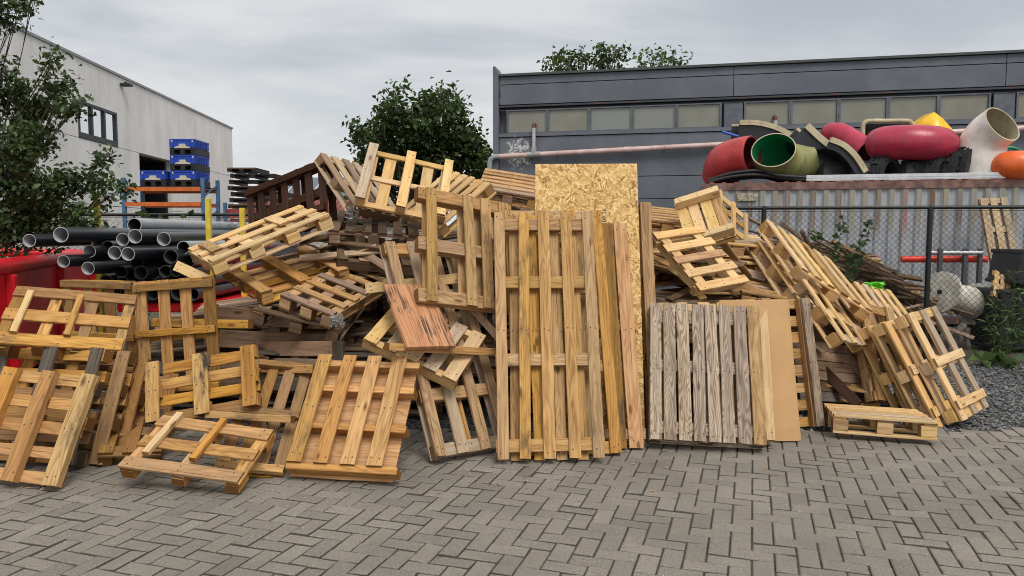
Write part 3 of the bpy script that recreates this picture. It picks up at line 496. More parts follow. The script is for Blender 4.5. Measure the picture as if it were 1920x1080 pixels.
b=MB(); b.add([(-7.6,.2,-.009),(8.7,.2,-.009),(8.7,6.02,-.009),(-7.6,6.02,-.009)],[(0,1,2,3)]); tag(b.build('paving_joints',JOINT),kind='structure')
GR,g=newmat('gravel_ground'); P=g.obj(); v=g.n('ShaderNodeTexVoronoi',{'Vector':P,'Scale':42}); sp=g.n('ShaderNodeSeparateColor',{0:v.outputs['Color']}).outputs[0]
c=g.mix(sp,(.06,.06,.062),(.24,.235,.23)); c=g.mix(g.ramp(v.outputs['Distance'],.35,.6),c,(.03,.03,.03))
far=g.ramp(g.n('ShaderNodeSeparateXYZ',{0:P}).outputs[1],8.7,9.5); c=g.mix(far,c,g.mix(g.noise(P,3,5),(.06,.05,.035),(.13,.11,.08)))
g.out(c,.9,v.outputs['Distance'],-.6,.01)
b=MB(); b.add([(-250,-60,-.04),(250,-60,-.04),(250,400,-.04),(-250,400,-.04)],[(0,1,2,3)]); tag(b.build('ground',GR),kind='structure')
def stones(name,n,x0,x1,y0,y1,s0,s1,label):
    V=[];Fc=[];T=[]
    for i in range(n):
        x=random.uniform(x0,x1); y=random.uniform(y0,y1); s=random.uniform(s0,s1); o=len(V); z=-.045+random.random()*.02; a=random.random()*6.28
        if y<6.06: z+=.02
        p=[(1,0,0),(-1,0,0),(0,1,0),(0,-1,0),(0,0,1),(0,0,-.8)]
        for q in p:
            qx,qy,qz=[q_*s*random.uniform(.65,1.25)+random.gauss(0,.15)*s for q_ in q]
            V.append((x+qx*math.cos(a)-qy*math.sin(a),y+qx*math.sin(a)+qy*math.cos(a),z+s*.6+qz*.75))
        Fc+=[(o+i_,o+j_,o+k_) for i_,j_,k_ in ((0,2,4),(2,1,4),(1,3,4),(3,0,4),(2,0,5),(1,2,5),(3,1,5),(0,3,5))]
        t=random.random(); T+=[t]*6
    me=bpy.data.meshes.new(name); me.from_pydata(V,[],Fc); me.update()
    a_=me.attributes.new('tone','FLOAT','POINT'); a_.data.foreach_set('value',T)
    me.materials.append(attr_mat('gravel_stone',(.05,.052,.056),(.26,.258,.255),speck=.2)); tag(link(name,me),label,'gravel',kind='stuff')
stones('gravel',20000,1.6,8.2,6.0,9.3,.009,.022,"grey crushed gravel between the paving and the wire fence")
SV=MB()
for i in range(150):
    x=rr.uniform(-4.6,5.4); y0=4.55+.22*max(0,x)+.02*x*x if x>0 else 4.55+.05*x; y=y0-abs(rr.gauss(0,.16))+rr.uniform(0,.5)
    L=rr.uniform(.006,.035); a=rr.uniform(0,3.14); d=Vector((math.cos(a),math.sin(a),rr.uniform(-.1,.25)))*L; p=Vector((x,y,.004)); SV.beam(p,p+d,L*rr.uniform(.1,.3),.003)
tag(SV.build('wood_splinters',WOOD['t']),"wood splinters and chips shed on the paving along the heap",'splinters',kind='stuff')
# ------------------------------------------------------------------ leaves
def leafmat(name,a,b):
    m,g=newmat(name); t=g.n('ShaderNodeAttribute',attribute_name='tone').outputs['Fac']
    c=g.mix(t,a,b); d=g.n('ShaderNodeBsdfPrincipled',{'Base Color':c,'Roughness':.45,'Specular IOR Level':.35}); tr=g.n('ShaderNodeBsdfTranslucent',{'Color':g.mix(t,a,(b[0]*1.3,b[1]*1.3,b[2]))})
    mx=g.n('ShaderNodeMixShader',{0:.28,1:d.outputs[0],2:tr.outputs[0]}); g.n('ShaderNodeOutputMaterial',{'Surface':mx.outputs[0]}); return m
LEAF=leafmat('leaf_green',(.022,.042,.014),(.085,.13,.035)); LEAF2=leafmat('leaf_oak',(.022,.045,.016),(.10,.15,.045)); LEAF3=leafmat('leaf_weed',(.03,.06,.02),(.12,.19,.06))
OAK=np.array([(0,0),(.16,.10),(.10,.22),(.30,.36),(.17,.46),(.36,.64),(.2,.72),(.17,.9),(0,1),(-.17,.9),(-.2,.72),(-.36,.64),(-.17,.46),(-.30,.36),(-.10,.22),(-.16,.10)])
DIA=np.array([(0,0),(.3,.45),(0,1),(-.3,.45)]); LNC=np.array([(0,0),(.09,.35),(.06,.7),(0,1),(-.06,.7),(-.09,.35)])
def leaves(name,pts,tone,size,shape,mat,parent,up=.3,dirs=None):
    n=len(pts); k=len(shape); pts=np.asarray(pts)
    N=rng.normal(size=(n,3)); N[:,2]=np.abs(N[:,2])+up; N/=np.linalg.norm(N,axis=1)[:,None]
    A=rng.normal(size=(n,3)) if dirs is None else np.asarray(dirs)+rng.normal(size=(n,3))*.35
    A[:,2]-=.25; A-=N*(A*N).sum(1)[:,None]; A/=np.linalg.norm(A,axis=1)[:,None]; B=np.cross(N,A)
    s=size*rng.uniform(.65,1.25,n)
    sh=shape; V=pts[:,None,:]+(B[:,None,:]*sh[None,:,0:1]+A[:,None,:]*sh[None,:,1:2]+N[:,None,:]*(np.abs(sh[None,:,0:1])*.5-sh[None,:,1:2]**2*.25))*s[:,None,None]
    me=bpy.data.meshes.new(name); me.vertices.add(n*k); me.vertices.foreach_set('co',V.ravel())
    me.loops.add(n*k); me.loops.foreach_set('vertex_index',np.arange(n*k)); me.polygons.add(n); me.polygons.foreach_set('loop_start',np.arange(n)*k)
    try: me.polygons.foreach_set('loop_total',np.full(n,k))
    except Exception: pass
    a_=me.attributes.new('tone','FLOAT','POINT'); a_.data.foreach_set('value',np.repeat(np.clip(tone,0,1),k))
    me.update(); me.validate(); me.materials.append(mat); return link(name,me,parent)
BARK=plain('bark',(.07,.055,.042),.9,.35,14,bump=.6)
def crown(blobs,Y,depth,per,sub,leafn):
    pts=[];tone=[];ends=[]
    for (px,py,r) in blobs:
        c=np.array(at(px,py,Y+random.uniform(-depth,depth))); rad=r/F_*Y
        ends.append((c,rad))
        m=max(3,int(per*(r/40)**2))
        for i in range(m):
            d=rng.normal(size=3); d/=np.linalg.norm(d); rr_=rad*random.uniform(.3,1.18)
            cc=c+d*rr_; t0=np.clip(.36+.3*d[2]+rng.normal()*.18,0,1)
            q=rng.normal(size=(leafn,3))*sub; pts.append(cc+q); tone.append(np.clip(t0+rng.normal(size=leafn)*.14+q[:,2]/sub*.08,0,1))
    return np.concatenate(pts),np.concatenate(tone),ends
def tree(name,blobs,Y,depth,base,label,cat,per,sub,leafn,size,shape,mat,trunk_r,group=None):
    root=empty(name,base,label,cat,group); bx=Vector(base)
    p,t,ends=crown(blobs,Y,depth,per,sub,leafn)
    leaves('crown',p-np.array(base),t,size,shape,mat,root)
    b=MB(); cen=Vector(np.mean([e[0] for e in ends],0)); top=(cen-bx)
    ax=[Vector((0,0,0)),Vector((top.x*.1,top.y*.1,top.z*.3)),Vector((top.x*.5,top.y*.5,top.z*.65)),Vector((top.x,top.y,top.z))]
    b.tube(ax,[trunk_r,trunk_r*.8,trunk_r*.5,trunk_r*.2],10)
    for c,rad in ends:
        e=Vector(c)-bx; st=ax[1].lerp(ax[2],random.random()); mid=st.lerp(e,.5)+Vector((0,0,-.08*(e-st).length))+Vector(rng.normal(size=3)*.04*(e-st).length)
        b.tube([st,mid,e],[trunk_r*.3,trunk_r*.16,trunk_r*.05],6)
        for _ in range(4):
            d=Vector(rng.normal(size=3)).normalized()*rad*.9; b.tube([mid.lerp(e,random.uniform(.4,1)),e+d*.5,e+d],[trunk_r*.07,trunk_r*.045,trunk_r*.02],5)
    b.build('trunk',BARK,root); return root
OB=[(6,14,26),(40,10,16),(62,6,10),(22,40,12),(-30,10,40),(8,118,14),(-20,150,40),(12,188,36),(45,178,22),(30,160,14),(84,165,8),(92,140,6),(98,115,6),(100,100,6),(70,205,26),(40,225,32),(100,178,14),(112,190,22),(130,205,22),(148,198,9),(118,165,13),(128,150,8),(30,265,34),(62,258,26),(86,272,16),(84,240,16),(50,290,26),(-10,330,50),(10,310,24),(60,340,34),(100,352,28),(130,335,24),(165,345,22),(188,338,16),(203,345,11),(190,300,8),(200,292,5),(205,370,12),(30,385,46),(80,392,40),(125,395,28),(150,412,28),(10,430,40),(60,430,36),(110,430,28),(238,350,9),(175,430,16)]
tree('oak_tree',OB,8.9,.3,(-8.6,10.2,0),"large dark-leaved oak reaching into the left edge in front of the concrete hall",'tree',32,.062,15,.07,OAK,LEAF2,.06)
MBL=[(742,180,16),(738,205,24),(752,225,26),(722,232,22),(704,250,20),(690,262,15),(676,250,8),(670,244,5),(715,270,30),(690,290,24),(678,300,14),(750,265,34),(790,225,24),(785,200,14),(800,250,32),(808,188,16),(815,205,20),(830,172,14),(836,190,20),(850,205,18),(846,230,28),(868,240,24),(858,262,30),(885,262,20),(895,280,20),(905,295,16),(910,312,14),(880,295,32),(820,285,36),(780,300,40),(730,310,40),(850,325,50),(795,340,50),(720,340,40),(690,325,24),(900,330,24),(765,245,24)]
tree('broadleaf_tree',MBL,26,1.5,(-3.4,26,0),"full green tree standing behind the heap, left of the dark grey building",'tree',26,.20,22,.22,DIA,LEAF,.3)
TB=[(1035,128,16),(1065,115,18),(1090,105,12),(1110,115,16),(1130,100,14),(1150,108,16),(1160,95,9),(1050,108,9),(1140,130,30),(1060,140,30)]
tree('broadleaf_tree',TB,34,1.0,(3.3,34,0),"dark treetop showing above the grey building's roof, left of the thinner one",'tree',22,.24,16,.26,DIA,LEAF,.25,'treetops above the grey building')
TB2=[(1205,117,9),(1225,112,12),(1240,106,8),(1258,115,12),(1272,117,8),(1240,125,24),(1215,130,16)]
tree('broadleaf_tree',TB2,36,1.0,(7.0,36,0),"thin pale treetop showing above the grey building's roof, the right one of two",'tree',16,.28,12,.24,DIA,LEAF3,.2,'treetops above the grey building')
BB=[(470,392,16),(500,398,14),(540,396,14),(570,390,14),(620,380,20),(640,372,16)]
tree('bush',BB,40,.8,(-11.5,40,0),"far green bush below the red roof",'bush',20,.3,14,.3,DIA,LEAF,.08)
def plant(name,base,stems,leafsize,shape,label,cat,per=26,mat=LEAF3,droop=0):
    root=empty(name,base,label,cat); b=MB(); P=[];D=[];T=[]
    for (dx,dy,h) in stems:
        pts=[Vector((dx*.15,dy*.15,0))]
        for i in range(1,6): pts.append(Vector((dx*(.15+.85*(i/5)**1.3)+random.gauss(0,.015),dy*i/5+random.gauss(0,.015),h*i/5-droop*(i/5)**2)))
        b.tube(pts,[.006,.005,.005,.004,.003,.002],5)
        for i in range(per):
            f=random.uniform(.15,1)*4.99; k=int(f); p=pts[k].lerp(pts[k+1],f-k); a=random.random()*6.28; d=Vector((math.cos(a),math.sin(a),.5))
            P.append(p+d*.015); D.append(d); T.append(random.uniform(.1,.9)*(.5+.5*f/5))
    b.build('stem',plain('green_stem',(.08,.11,.035),.7),root); leaves('foliage',np.array([tuple(p) for p in P]),np.array(T),leafsize,shape,mat,root,.2,np.array([tuple(d) for d in D]))
# ------------------------------------------------------------------ concrete hall, left
CONC,g=newmat('cast_concrete'); P=g.obj(); a=g.noise(g.vmul(P,(.6,.6,.25)),1.6,6,.62); s1=g.noise(g.vmul(P,(5,5,.35)),1,5,.65)
c=g.mix(g.ramp(a,.3,.7),(.68,.675,.66),(.83,.825,.81)); c=g.mix(g.ramp(s1,.5,.8,0,.5),c,(.52,.515,.505)); c=g.mix(g.ramp(g.noise(P,9,4,.7),.6,.8,0,.3),c,(.25,.25,.245)); g.out(c,.85,s1,.1,.01)
DARKMETAL=plain('dark_metal',(.02,.022,.025),.45,.2,8,bump=.05); VOID=plain('dark_interior',(.012,.013,.015),.9)
GLASS,g=newmat('window_glass'); g.out((.80,.82,.82),.05,None,metal=1.0)
hl=empty('concrete_hall',(-12.2,8,0),"pale concrete hall with a dark-framed window and an open dark doorway, at the left",'building',rz=R(90+4.06))
# local x runs along the wall away from us, local -y faces the yard
def wallbox(b,s0,s1,z0,z1,y0=0,y1=.2,mi=0): b.box((s0,y0,z0),(s1,y1,z1),mi)
b=MB(); seams=[-3,1.1,5.4,9.55,13.95,18.45,22.75,26.8,30.6]; J=.018
dS=(19.3,22.6)
for i in range(8):
    s0,s1=seams[i]+J,seams[i+1]-J
    for z0,z1 in ((0.0,2.55),(2.55+J,4.56),(4.56+J,7.0)):
        if z1>5 and s0<15 and s1>15:
            wallbox(b,s0,15.0,z0,z1); wallbox(b,17.6,s1,z0,z1); wallbox(b,15.0,17.6,5.72,z1)
        elif z1<4.6 and s0<19.3<s1:
            wallbox(b,s0,19.3,z0,z1); wallbox(b,22.6,s1,z0,z1)
        else: wallbox(b,s0,s1,z0,z1)
b.box((-3,.2,0),(15.0,.3,6.98)); b.box((17.6,.2,0),(19.3,.3,6.98)); b.box((22.6,.2,0),(30.55,.3,6.98)); b.box((15.0,.2,0),(17.6,.3,4.56)); b.box((15,.2,5.72),(17.6,.3,6.98)); b.box((17.6,.2,4.57),(22.6,.3,6.98))
b.box((30.4,.3,0),(30.6,14,7.0)); b.box((-3,14,0),(30.6,14.2,7.0)); b.box((-3,.3,6.8),(30.4,14,6.95))
b.build('wall',CONC,hl)
b=MB(); b.box((-3,-.05,7.003),(30.65,.4,7.08)); b.build('roof_coping',plain('zinc_edge',(.28,.29,.3),.5,.1,5,metal=.3),hl)
fr=MB()
for (x0,x1,z0,z1) in ((15,17.6,5.63,5.72),(15,17.6,4.575,4.75),(15,15.1,4.75,5.63),(17.5,17.6,4.75,5.63),(15.83,15.93,4.75,5.63),(16.67,16.77,4.75,5.63)): fr.box((x0,-.02,z0),(x1,.1,z1))
wf=fr.build('window',DARKMETAL,hl)
for x0,x1 in ((15.1,15.83),(15.93,16.67),(16.77,17.5)):
    b=MB(); b.box((x0,.04,4.75),(x1,.06,5.63)); b.build('pane',GLASS,wf)
b=MB(); b.box((19.3,2.2,0),(22.6,2.25,4.55)); b.box((19.3,.3,4.5),(22.6,2.2,4.55)); b.box((19.25,.3,0),(19.3,2.2,4.55)); b.box((22.6,.3,0),(22.65,2.2,4.55)); b.build('doorway',VOID,hl)
b=MB(); b.box((21.9,.05,0),(21.98,.12,4.5)); b.box((19.3,.05,2.2),(21.9,.1,2.28)); b.build('door_frame',DARKMETAL,hl)
b=MB(); b.box((17.9,-.35,6.7),(18.15,-.02,6.8),0,None,.02); b.tube([(18.02,-.02,6.75),(18.02,-.2,6.85)],.03,8); b.build('wall_lamp',DARKMETAL,hl)
# ------------------------------------------------------------------ dark grey building, right
GP,g=newmat('grey_painted_wall'); P=g.obj(); a=g.noise(P,.9,6,.6); d=g.noise(g.vmul(P,(3,3,.7)),1.5,6,.7)
c=g.mix(g.ramp(a,.3,.7),(.100,.115,.14),(.137,.154,.18)); c=g.mix(g.ramp(d,.55,.85,0,.5),c,(.04,.045,.052))
sx=g.n('ShaderNodeSeparateXYZ',{0:P}); fl=g.noise(P,9,6,.75); x_=sx.outputs[0]; z_=sx.outputs[2]
patch=g.math('MULTIPLY',g.ramp(g.math('ABSOLUTE',g.math('SUBTRACT',x_,.62)),.55,.15),g.ramp(g.math('ABSOLUTE',g.math('SUBTRACT',z_,3.7)),.62,.2))
sc=g.ramp(fl,.64,.67); fk=g.math('MULTIPLY',g.ramp(g.math('ADD',fl,g.math('MULTIPLY',patch,.16)),.645,.665),g.math('MAXIMUM',patch,g.math('MULTIPLY',g.ramp(g.noise(P,1.3,2),.6,.7),.6)))
c=g.mix(fk,c,(.5,.5,.49)); g.out(c,.6,a,.08,.01)
RUST=plain('rusty_steel',(.13,.055,.035),.85,.45,9,.3)
LINT,g=newmat('peeling_lintel'); P=g.obj(); c=g.mix(g.ramp(g.noise(g.vmul(P,(1.2,1,9)),2,5,.7),.56,.62),(.05,.058,.07),(.16,.055,.035)); g.out(c,.7)
FROST,g=newmat('wired_glass'); P=g.obj(); px_=g.n('ShaderNodeSeparateXYZ',{0:P}).outputs[0]; oi=g.n('ShaderNodeObjectInfo').outputs['Random']
rib=g.math('PINGPONG',px_,.02); c=g.mix(g.ramp(g.noise(P,2,4),.3,.7),(.165,.16,.118),(.225,.215,.165)); c=g.mix(g.math('POWER',oi,2),c,(.20,.225,.215)); c=g.mix(g.ramp(rib,0,.02,0,.25),c,(.14,.14,.12)); g.out(c,.22,rib,.4,.01,0,.6)
PVC,g=newmat('pink_pvc'); P=g.obj(); c=g.mix(g.ramp(g.noise(P,3,5,.6),.35,.7),(.50,.33,.31),(.62,.48,.46)); g.out(c,.4,None,spec=.5)
GREYPIPE=plain('grey_pipe',(.30,.31,.32),.5,.12)
gb=empty('industrial_building',(-.42,19.4,0),"dark grey workshop with a band of dull windows and a pink pipe",'building',rz=R(-12.2))
b=MB(); J=.008; xs=[.09,5.89,11.76,17.63,23.5]
for i in range(4):
    for z0,z1 in ((0,1.93),(1.93,2.49),(2.49,3.05),(3.05,4.10),(4.92,5.43),(5.43,5.64)): b.box((xs[i]+J,0,z0+J),(xs[i+1]-J,.1,z1-J),0,None,.006)
b.box((.09,.1,0),(23.5,.2,4.10)); b.box((.09,.1,4.87),(23.5,.2,5.64)); b.box((.0,.22,0),(23.5,.3,5.62)); b.box((.05,.3,0),(.25,12,5.62)); b.box((23.3,.3,0),(23.5,12,5.62)); b.box((.05,12,0),(23.5,12.2,5.62)); b.box((.25,.3,5.4),(23.3,12,5.5))
b.build('wall',GP,gb)
b=MB(); b.box((-.06,-.06,0),(.085,.5,5.72)); b.add([(-.06,-.06,5.723),(.085,-.06,5.723),(.085,.5,5.723),(-.06,.5,5.723),(-.06,-.06,5.9),(.0,-.06,5.9),(.0,.5,5.9),(-.06,.5,5.9)],[(0,3,2,1),(4,5,6,7),(0,1,5,4),(1,2,6,5),(2,3,7,6),(3,0,4,7)]); b.build('corner_pier',GP,gb)
b=MB(); b.box((.088,-.07,5.643),(23.6,.4,5.70)); b.build('roof_coping',plain('bitumen_edge',(.06,.07,.068),.7),gb)
b=MB(); b.box((.09,-.012,4.862),(23.5,.09,4.905)); b.build('steel_lintel',LINT,gb)
b=MB(); b.box((.09,-.03,4.11),(23.5,.09,4.195)); b.box((.09,.0,4.79),(23.5,.09,4.785)); b.build('window_rail',GP,gb)
FRM=plain('grey_frame',(.10,.115,.135),.55,.2,6,.2)
for mod in range(3):
    x0=.327+5.855*mod
    for k in range(5):
        a=x0+1.068*k; e=a+.985
        b=MB()
        for (p,q,r_,s_) in ((a-.04,a,4.20,4.785),(e,e+.04,4.20,4.785),(a,e,4.20,4.225),(a,e,4.76,4.785)): b.box((p,.0,r_),(q,.07,s_))
        w=b.build('window',FRM,gb); b=MB(); b.box((a,.045,4.225),(e,.055,4.76)); b.build('pane',FROST,w)
    b=MB(); b.box((x0+5.36,.02,4.20),(x0+5.79,.075,4.785)); b.build('blank_panel',FRM,gb)
zp=lambda x:3.60+.03*x
b=MB(); b.tube([(.13,-.13,zp(.13)),(23,-.13,zp(23))],.065,14)
for x in (3.4,6.9,10.4): b.tube([(x-.1,-.13,zp(x)),(x+.1,-.13,zp(x))],.073,14)
pp=b.build('drain_pipe',PVC,gb)
b=MB()
for x in (1.65,4.3,7.6,11.2): b.tube([(x-.012,-.13,zp(x)),(x+.012,-.13,zp(x))],.08,12); b.box((x-.012,-.1,zp(x)-.01),(x+.012,.0,zp(x)+.01))
b.build('pipe_clamp',GREYPIPE,pp)
b=MB(); b.tube([(-.13,-.13,2.4),(-.13,-.13,3.42),(-.10,-.13,3.54),(.0,-.13,3.60),(.13,-.13,3.604)],.068,14); b.build('pipe_elbow',GREYPIPE,pp); b=MB(); b.tube([(1.02,-.13,3.63),(1.02,-.13,3.82)],.075,12); b.tube([(.85,-.13,3.626),(1.2,-.13,3.636)],.078,12); b.build('pipe_tee',GREYPIPE,pp)
def ventpipe(x):
    b=MB(); b.tube([(x,-.12,3.78),(x,-.12,4.30)],.048,12); v_=b.build('vent_pipe',plain('pale_grey_pipe',(.42,.43,.44),.5,.1),gb)
    b=MB(); b.tube([(x,-.12,4.30),(x,-.12,4.36),(x+.0,-.08,4.40),(x,.04,4.41)],.045,10); b.build('vent_elbow',RUST,v_)
for x in (1.02,6.85,11.5): ventpipe(x)
b=MB()
b.tube([(.105,-.006,5.6),(.1,-.006,5.4),(.115,-.006,5.2),(.1,-.006,4.95)],[.012,.022,.012,.02],6); b.build('rust_stain',RUST,gb)
# ------------------------------------------------------------------ shipping container and what lies on it
CON,g=newmat('container_paint'); P=g.obj(); sp=g.n('ShaderNodeSeparateXYZ',{0:P}); zz=sp.outputs[2]; yy=sp.outputs[1]
st=g.noise(g.vmul(P,(14,14,.7)),1,5,.65); nb=g.noise(P,7,6,.7)
c=g.mix(g.ramp(nb,.3,.7),(.29,.315,.35),(.38,.405,.435))
hi=g.ramp(zz,1.75,2.15); rec=g.ramp(yy,.014,.002)
cell=g.n('ShaderNodeTexWhiteNoise',{'W':g.math('FLOOR',g.math('MULTIPLY',sp.outputs[0],4.545))},noise_dimensions='1D').outputs[0]
ridge=g.mix(g.ramp(cell,.45,.75),(.31,.285,.21),(.15,.085,.05)); ridge=g.mix(g.ramp(cell,.92,.93),ridge,(.40,.12,.10)); ridge=g.mix(g.ramp(st,.4,.65),ridge,(.27,.265,.24))
c=g.mix(g.math('MULTIPLY',g.math('MULTIPLY',rec,g.ramp(g.math('ADD',zz,g.math('MULTIPLY',st,.9)),1.9,2.35)),.95),c,ridge)
rs=g.math('MULTIPLY',g.ramp(st,.52,.7),g.ramp(zz,0,2.4,.15,.75)); c=g.mix(rs,c,(.21,.13,.075)); c=g.mix(g.math('MULTIPLY',g.ramp(nb,.66,.74),.8),c,(.12,.06,.035)); g.out(c,.55,nb,.1,.004)
CR=R(-12.2); CX,CY=3.62,13.98
ct=empty('shipping_container',(CX,CY,0),"long rusty grey corrugated shipping container behind the wire fence",'container',rz=CR)
prof=[]; x=.0
while x<12.0:
    prof+=[(x,.0),(x+.075,.0),(x+.11,-.036),(x+.185,-.036)]; x+=.22
b=MB(); n=len(prof)
b.add([(p[0],p[1]+.036,.16) for p in prof]+[(p[0],p[1]+.036,2.42) for p in prof],[(i,i+1,n+i+1,n+i) for i in range(n-1)])
b.box((0,.06,.16),(12.1,.1,2.42)); b.box((0,2.35,.1),(12.1,2.43,2.5)); b.box((-.06,.05,.1),(0,2.4,2.5)); b.box((12.1,.05,.1),(12.16,2.4,2.5)); b.build('wall',CON,ct)
RT=plain('rusty_rail',(.17,.10,.085),.8,.5,5,.3)
b=MB(); b.box((-.06,-.012,2.42),(12.16,.1,2.55)); b.box((-.06,-.012,.02),(12.16,.1,.155)); b.box((-.08,-.02,.155),(.04,.09,2.415)); b.build('frame_rail',RT,ct)
b=MB(); b.box((-.06,.103,2.5),(12.1,2.35,2.53)); b.build('roof',RT,ct)
b=MB(); vs=[]
for i in range(52*6+1):
    x=.06+.22*i/6; h=max(0,math.sin(i*math.pi/3))*.022+.003; vs+=[(x,-.008,2.551),(x,-.008,2.551+h),(x,.05,2.551+h)]
b.add(vs,[(3*i+k,3*i+3+k,3*i+4+k,3*i+1+k) for i in range(52*6) for k in (0,1)])
b.build('roof_edge',plain('red_oxide',(.30,.10,.075),.75,.35,12),ct)
b=MB(); b.box((.58,-.03,2.22),(.94,-.003,2.37),0,None,.008); b.build('number_plate',plain('rusty_plate',(.36,.33,.24),.7,.6,26,.7),ct)
CT=Matrix.Translation((CX,CY,0))@Matrix.Rotation(CR,4,'Z'); CTI=CT.inverted()
GEL=lambda n,c,r=.3,d=.12:plain(n,c,r,.14,4,d,spec=.5,bump=.04)
def sweep(name,path,rad,mats,label,cat,th=.02,n=28,sy=1.0,group=None):
    """open-ended moulded tube: outer skin, inner skin and rims; path in world points"""
    b=MB(); pts=[Vector(p) for p in path]; N=len(pts); rad=[float(q) for q in np.interp(np.linspace(0,1,N),np.linspace(0,1,len(rad)),rad)] if isinstance(rad,list) else [rad]*N; ref=None; O=[];I=[]
    for i,p in enumerate(pts):
        t=(pts[min(i+1,N-1)]-pts[max(i-1,0)]).normalized()
        if ref is None: ref=Vector((0,0,1)) if abs(t.z)<.85 else Vector((0,1,0))
        a=(ref-t*ref.dot(t)).normalized(); c=t.cross(a); ref=a
        for k in range(n):
            h=2*math.pi*k/n; d=a*math.cos(h)*sy+c*math.sin(h); O.append(p+d*rad[i]); I.append(p+d*(rad[i]-th))
    q=[(i*n+k,i*n+(k+1)%n,(i+1)*n+(k+1)%n,(i+1)*n+k) for i in range(N-1) for k in range(n)]
    b.add(O,q,0,True); b.add(I,[f[::-1] for f in q],1,True)
    for e in (0,N-1): b.add([O[e*n+k] for k in range(n)]+[I[e*n+k] for k in range(n)],[(k,(k+1)%n,n+(k+1)%n,n+k) for k in range(n)],2 if len(mats)>2 else 0)
    o=b.build(name,list(mats)); return tag(o,label,cat,group)
def YF(px): return 14.762/(1+.216*(px-960)/F_)      # distance of the container's front edge
def px3(lst,Y): return [at(p[0],p[1],YF(p[0])+Y+(p[2] if len(p)>2 else 0)) for p in lst]
def spline(P,n=6):
    P=[Vector(p) for p in P]; o=[]
    for i in range(len(P)-1):
        p0,p1,p2,p3=P[max(i-1,0)],P[i],P[i+1],P[min(i+2,len(P)-1)]
        for k in range(n):
            t=k/n; o.append(.5*((2*p1)+(p2-p0)*t+(2*p0-5*p1+4*p2-p3)*t*t+(-p0+3*p1-3*p2+p3)*t**3))
    o.append(P[-1]); return o
YC=.45
RED=GEL('red_gelcoat',(.46,.045,.045),.38,.3); DRED=plain('red_inside',(.16,.02,.03),.6); CRI=GEL('crimson_gelcoat',(.40,.026,.06),.34,.3); CREAM=GEL('cream_laminate',(.46,.40,.26),.6,.55)
sweep('slide_tube',spline(px3([(1411,291,-.15),(1385,295,.0),(1360,306,.15),(1352,330,.45)],YC)),[.36]*1+[.37]*18,(RED,DRED,DRED),"red curved tube section with its open end facing right, on the container's left end",'slide section',.025,sy=1.0)
OLI=GEL('olive_laminate',(.26,.26,.10),.55,.6); GRN=GEL('green_inside',(.012,.20,.075),.3,.1)
o0=at(1450,281,YF(1450)+.15)
sweep('slide_tube',spline([o0+Vector(q) for q in ((0,0,0),(.10,.18,-.11),(.32,.36,-.19),(.62,.44,-.20),(.86,.46,-.16))]),[.40,.405,.41,.40,.37],(OLI,GRN,CREAM),"olive tube section with a glossy green inside, lying second from the left on the container",'slide section',.02,sy=.95)
BLK=plain('black_gelcoat',(.012,.014,.02),.28,.3,3,.05,bump=.03); RUB=plain('black_rubber',(.022,.023,.026),.6,.25,12,.1,bump=.4)
def trough(path,h,th,label,rim=.05,Y=YC,flange=True):
    root=empty('slide_trough',path[0],label,'slide section'); P=[Vector(p)-Vector(path[0]) for p in spline(path)]
    b=MB(); f=MB()
    def strip(m,o0,o1,mi=0):
        vs=[];n=len(P)
        for i,p in enumerate(P):
            t=(P[min(i+1,n-1)]-P[max(i-1,0)]).normalized(); w=Vector((0,1,0)); s=(t.cross(w)).normalized()
            s=s if s.z>0 else -s
            for (a,c) in ((o0[0],o0[1]),(o1[0],o0[1]),(o1[0],o1[1]),(o0[0],o1[1])): vs.append(p+w*a+s*c)
        m.add(vs,[(i*4+k,i*4+(k+1)%4,i*4+4+(k+1)%4,i*4+4+k) for i in range(n-1) for k in range(4)],mi)
        m.add(vs[:4],[(3,2,1,0)],mi); m.add(vs[-4:],[(0,1,2,3)],mi)
    strip(b,(0,-h),(.02,-.002)); strip(b,(.02,-h),(.5,-h+.02)); strip(b,(.5,-h),(.52,-.002)); b.build('shell',BLK,root)
    strip(f,(-.05,0),(.03,rim)); strip(f,(-.052,-rim),(-.003,-.0025)); strip(f,(.49,0),(.57,rim)); f.build('flange',CREAM,root)
trough(px3([(1386,230),(1420,231),(1455,240),(1490,258)],YC+.75),.42,.02,"black curved trough with a cream flange, arching behind the red and olive tubes")
trough(px3([(1512,236),(1540,262),(1575,290),(1600,318)],YC+.05),.42,.02,"black straight trough leaning down right behind the olive tube",.06)
trough(px3([(1556,262),(1580,272),(1602,292),(1622,322)],YC-.35),.16,.02,"narrow black curved gutter with a cream edge, front-most of the troughs",.05)
sweep('slide_tube',spline(px3([(1548,252,.5),(1572,250,.3),(1598,266,.1),(1624,284,-.1)],YC+.35)),[.16,.18,.2,.2,.2,.2,.21,.21,.21,.22,.22,.22,.22,.23,.23,.23,.23,.24,.24],(CRI,DRED,VOID),"small crimson tube tapering to the left behind the gutter",'slide section',.02)
sweep('slide_tube',spline(px3([(1616,290,.3),(1640,288,.3),(1665,282,.5)],YC+.35)),.2,(GEL('green_gelcoat',(.012,.14,.07),.25),GRN,GRN),"dark green tube between the two crimson ones",'slide section',.02)
b=MB(); fx0,fx1,fz0,fz1=1618,1712,224,262
fr_=spline(px3([(1618,262),(1618,238),(1622,230),(1632,227),(1665,227),(1700,227),(1708,230),(1712,238),(1712,262)],YC+.75),5)
b.tube(fr_,.045,8); hf=b.build('hatch_frame',CREAM); tag(hf,"cream rounded frame with a dark opening, standing above the crimson tube",'frame')
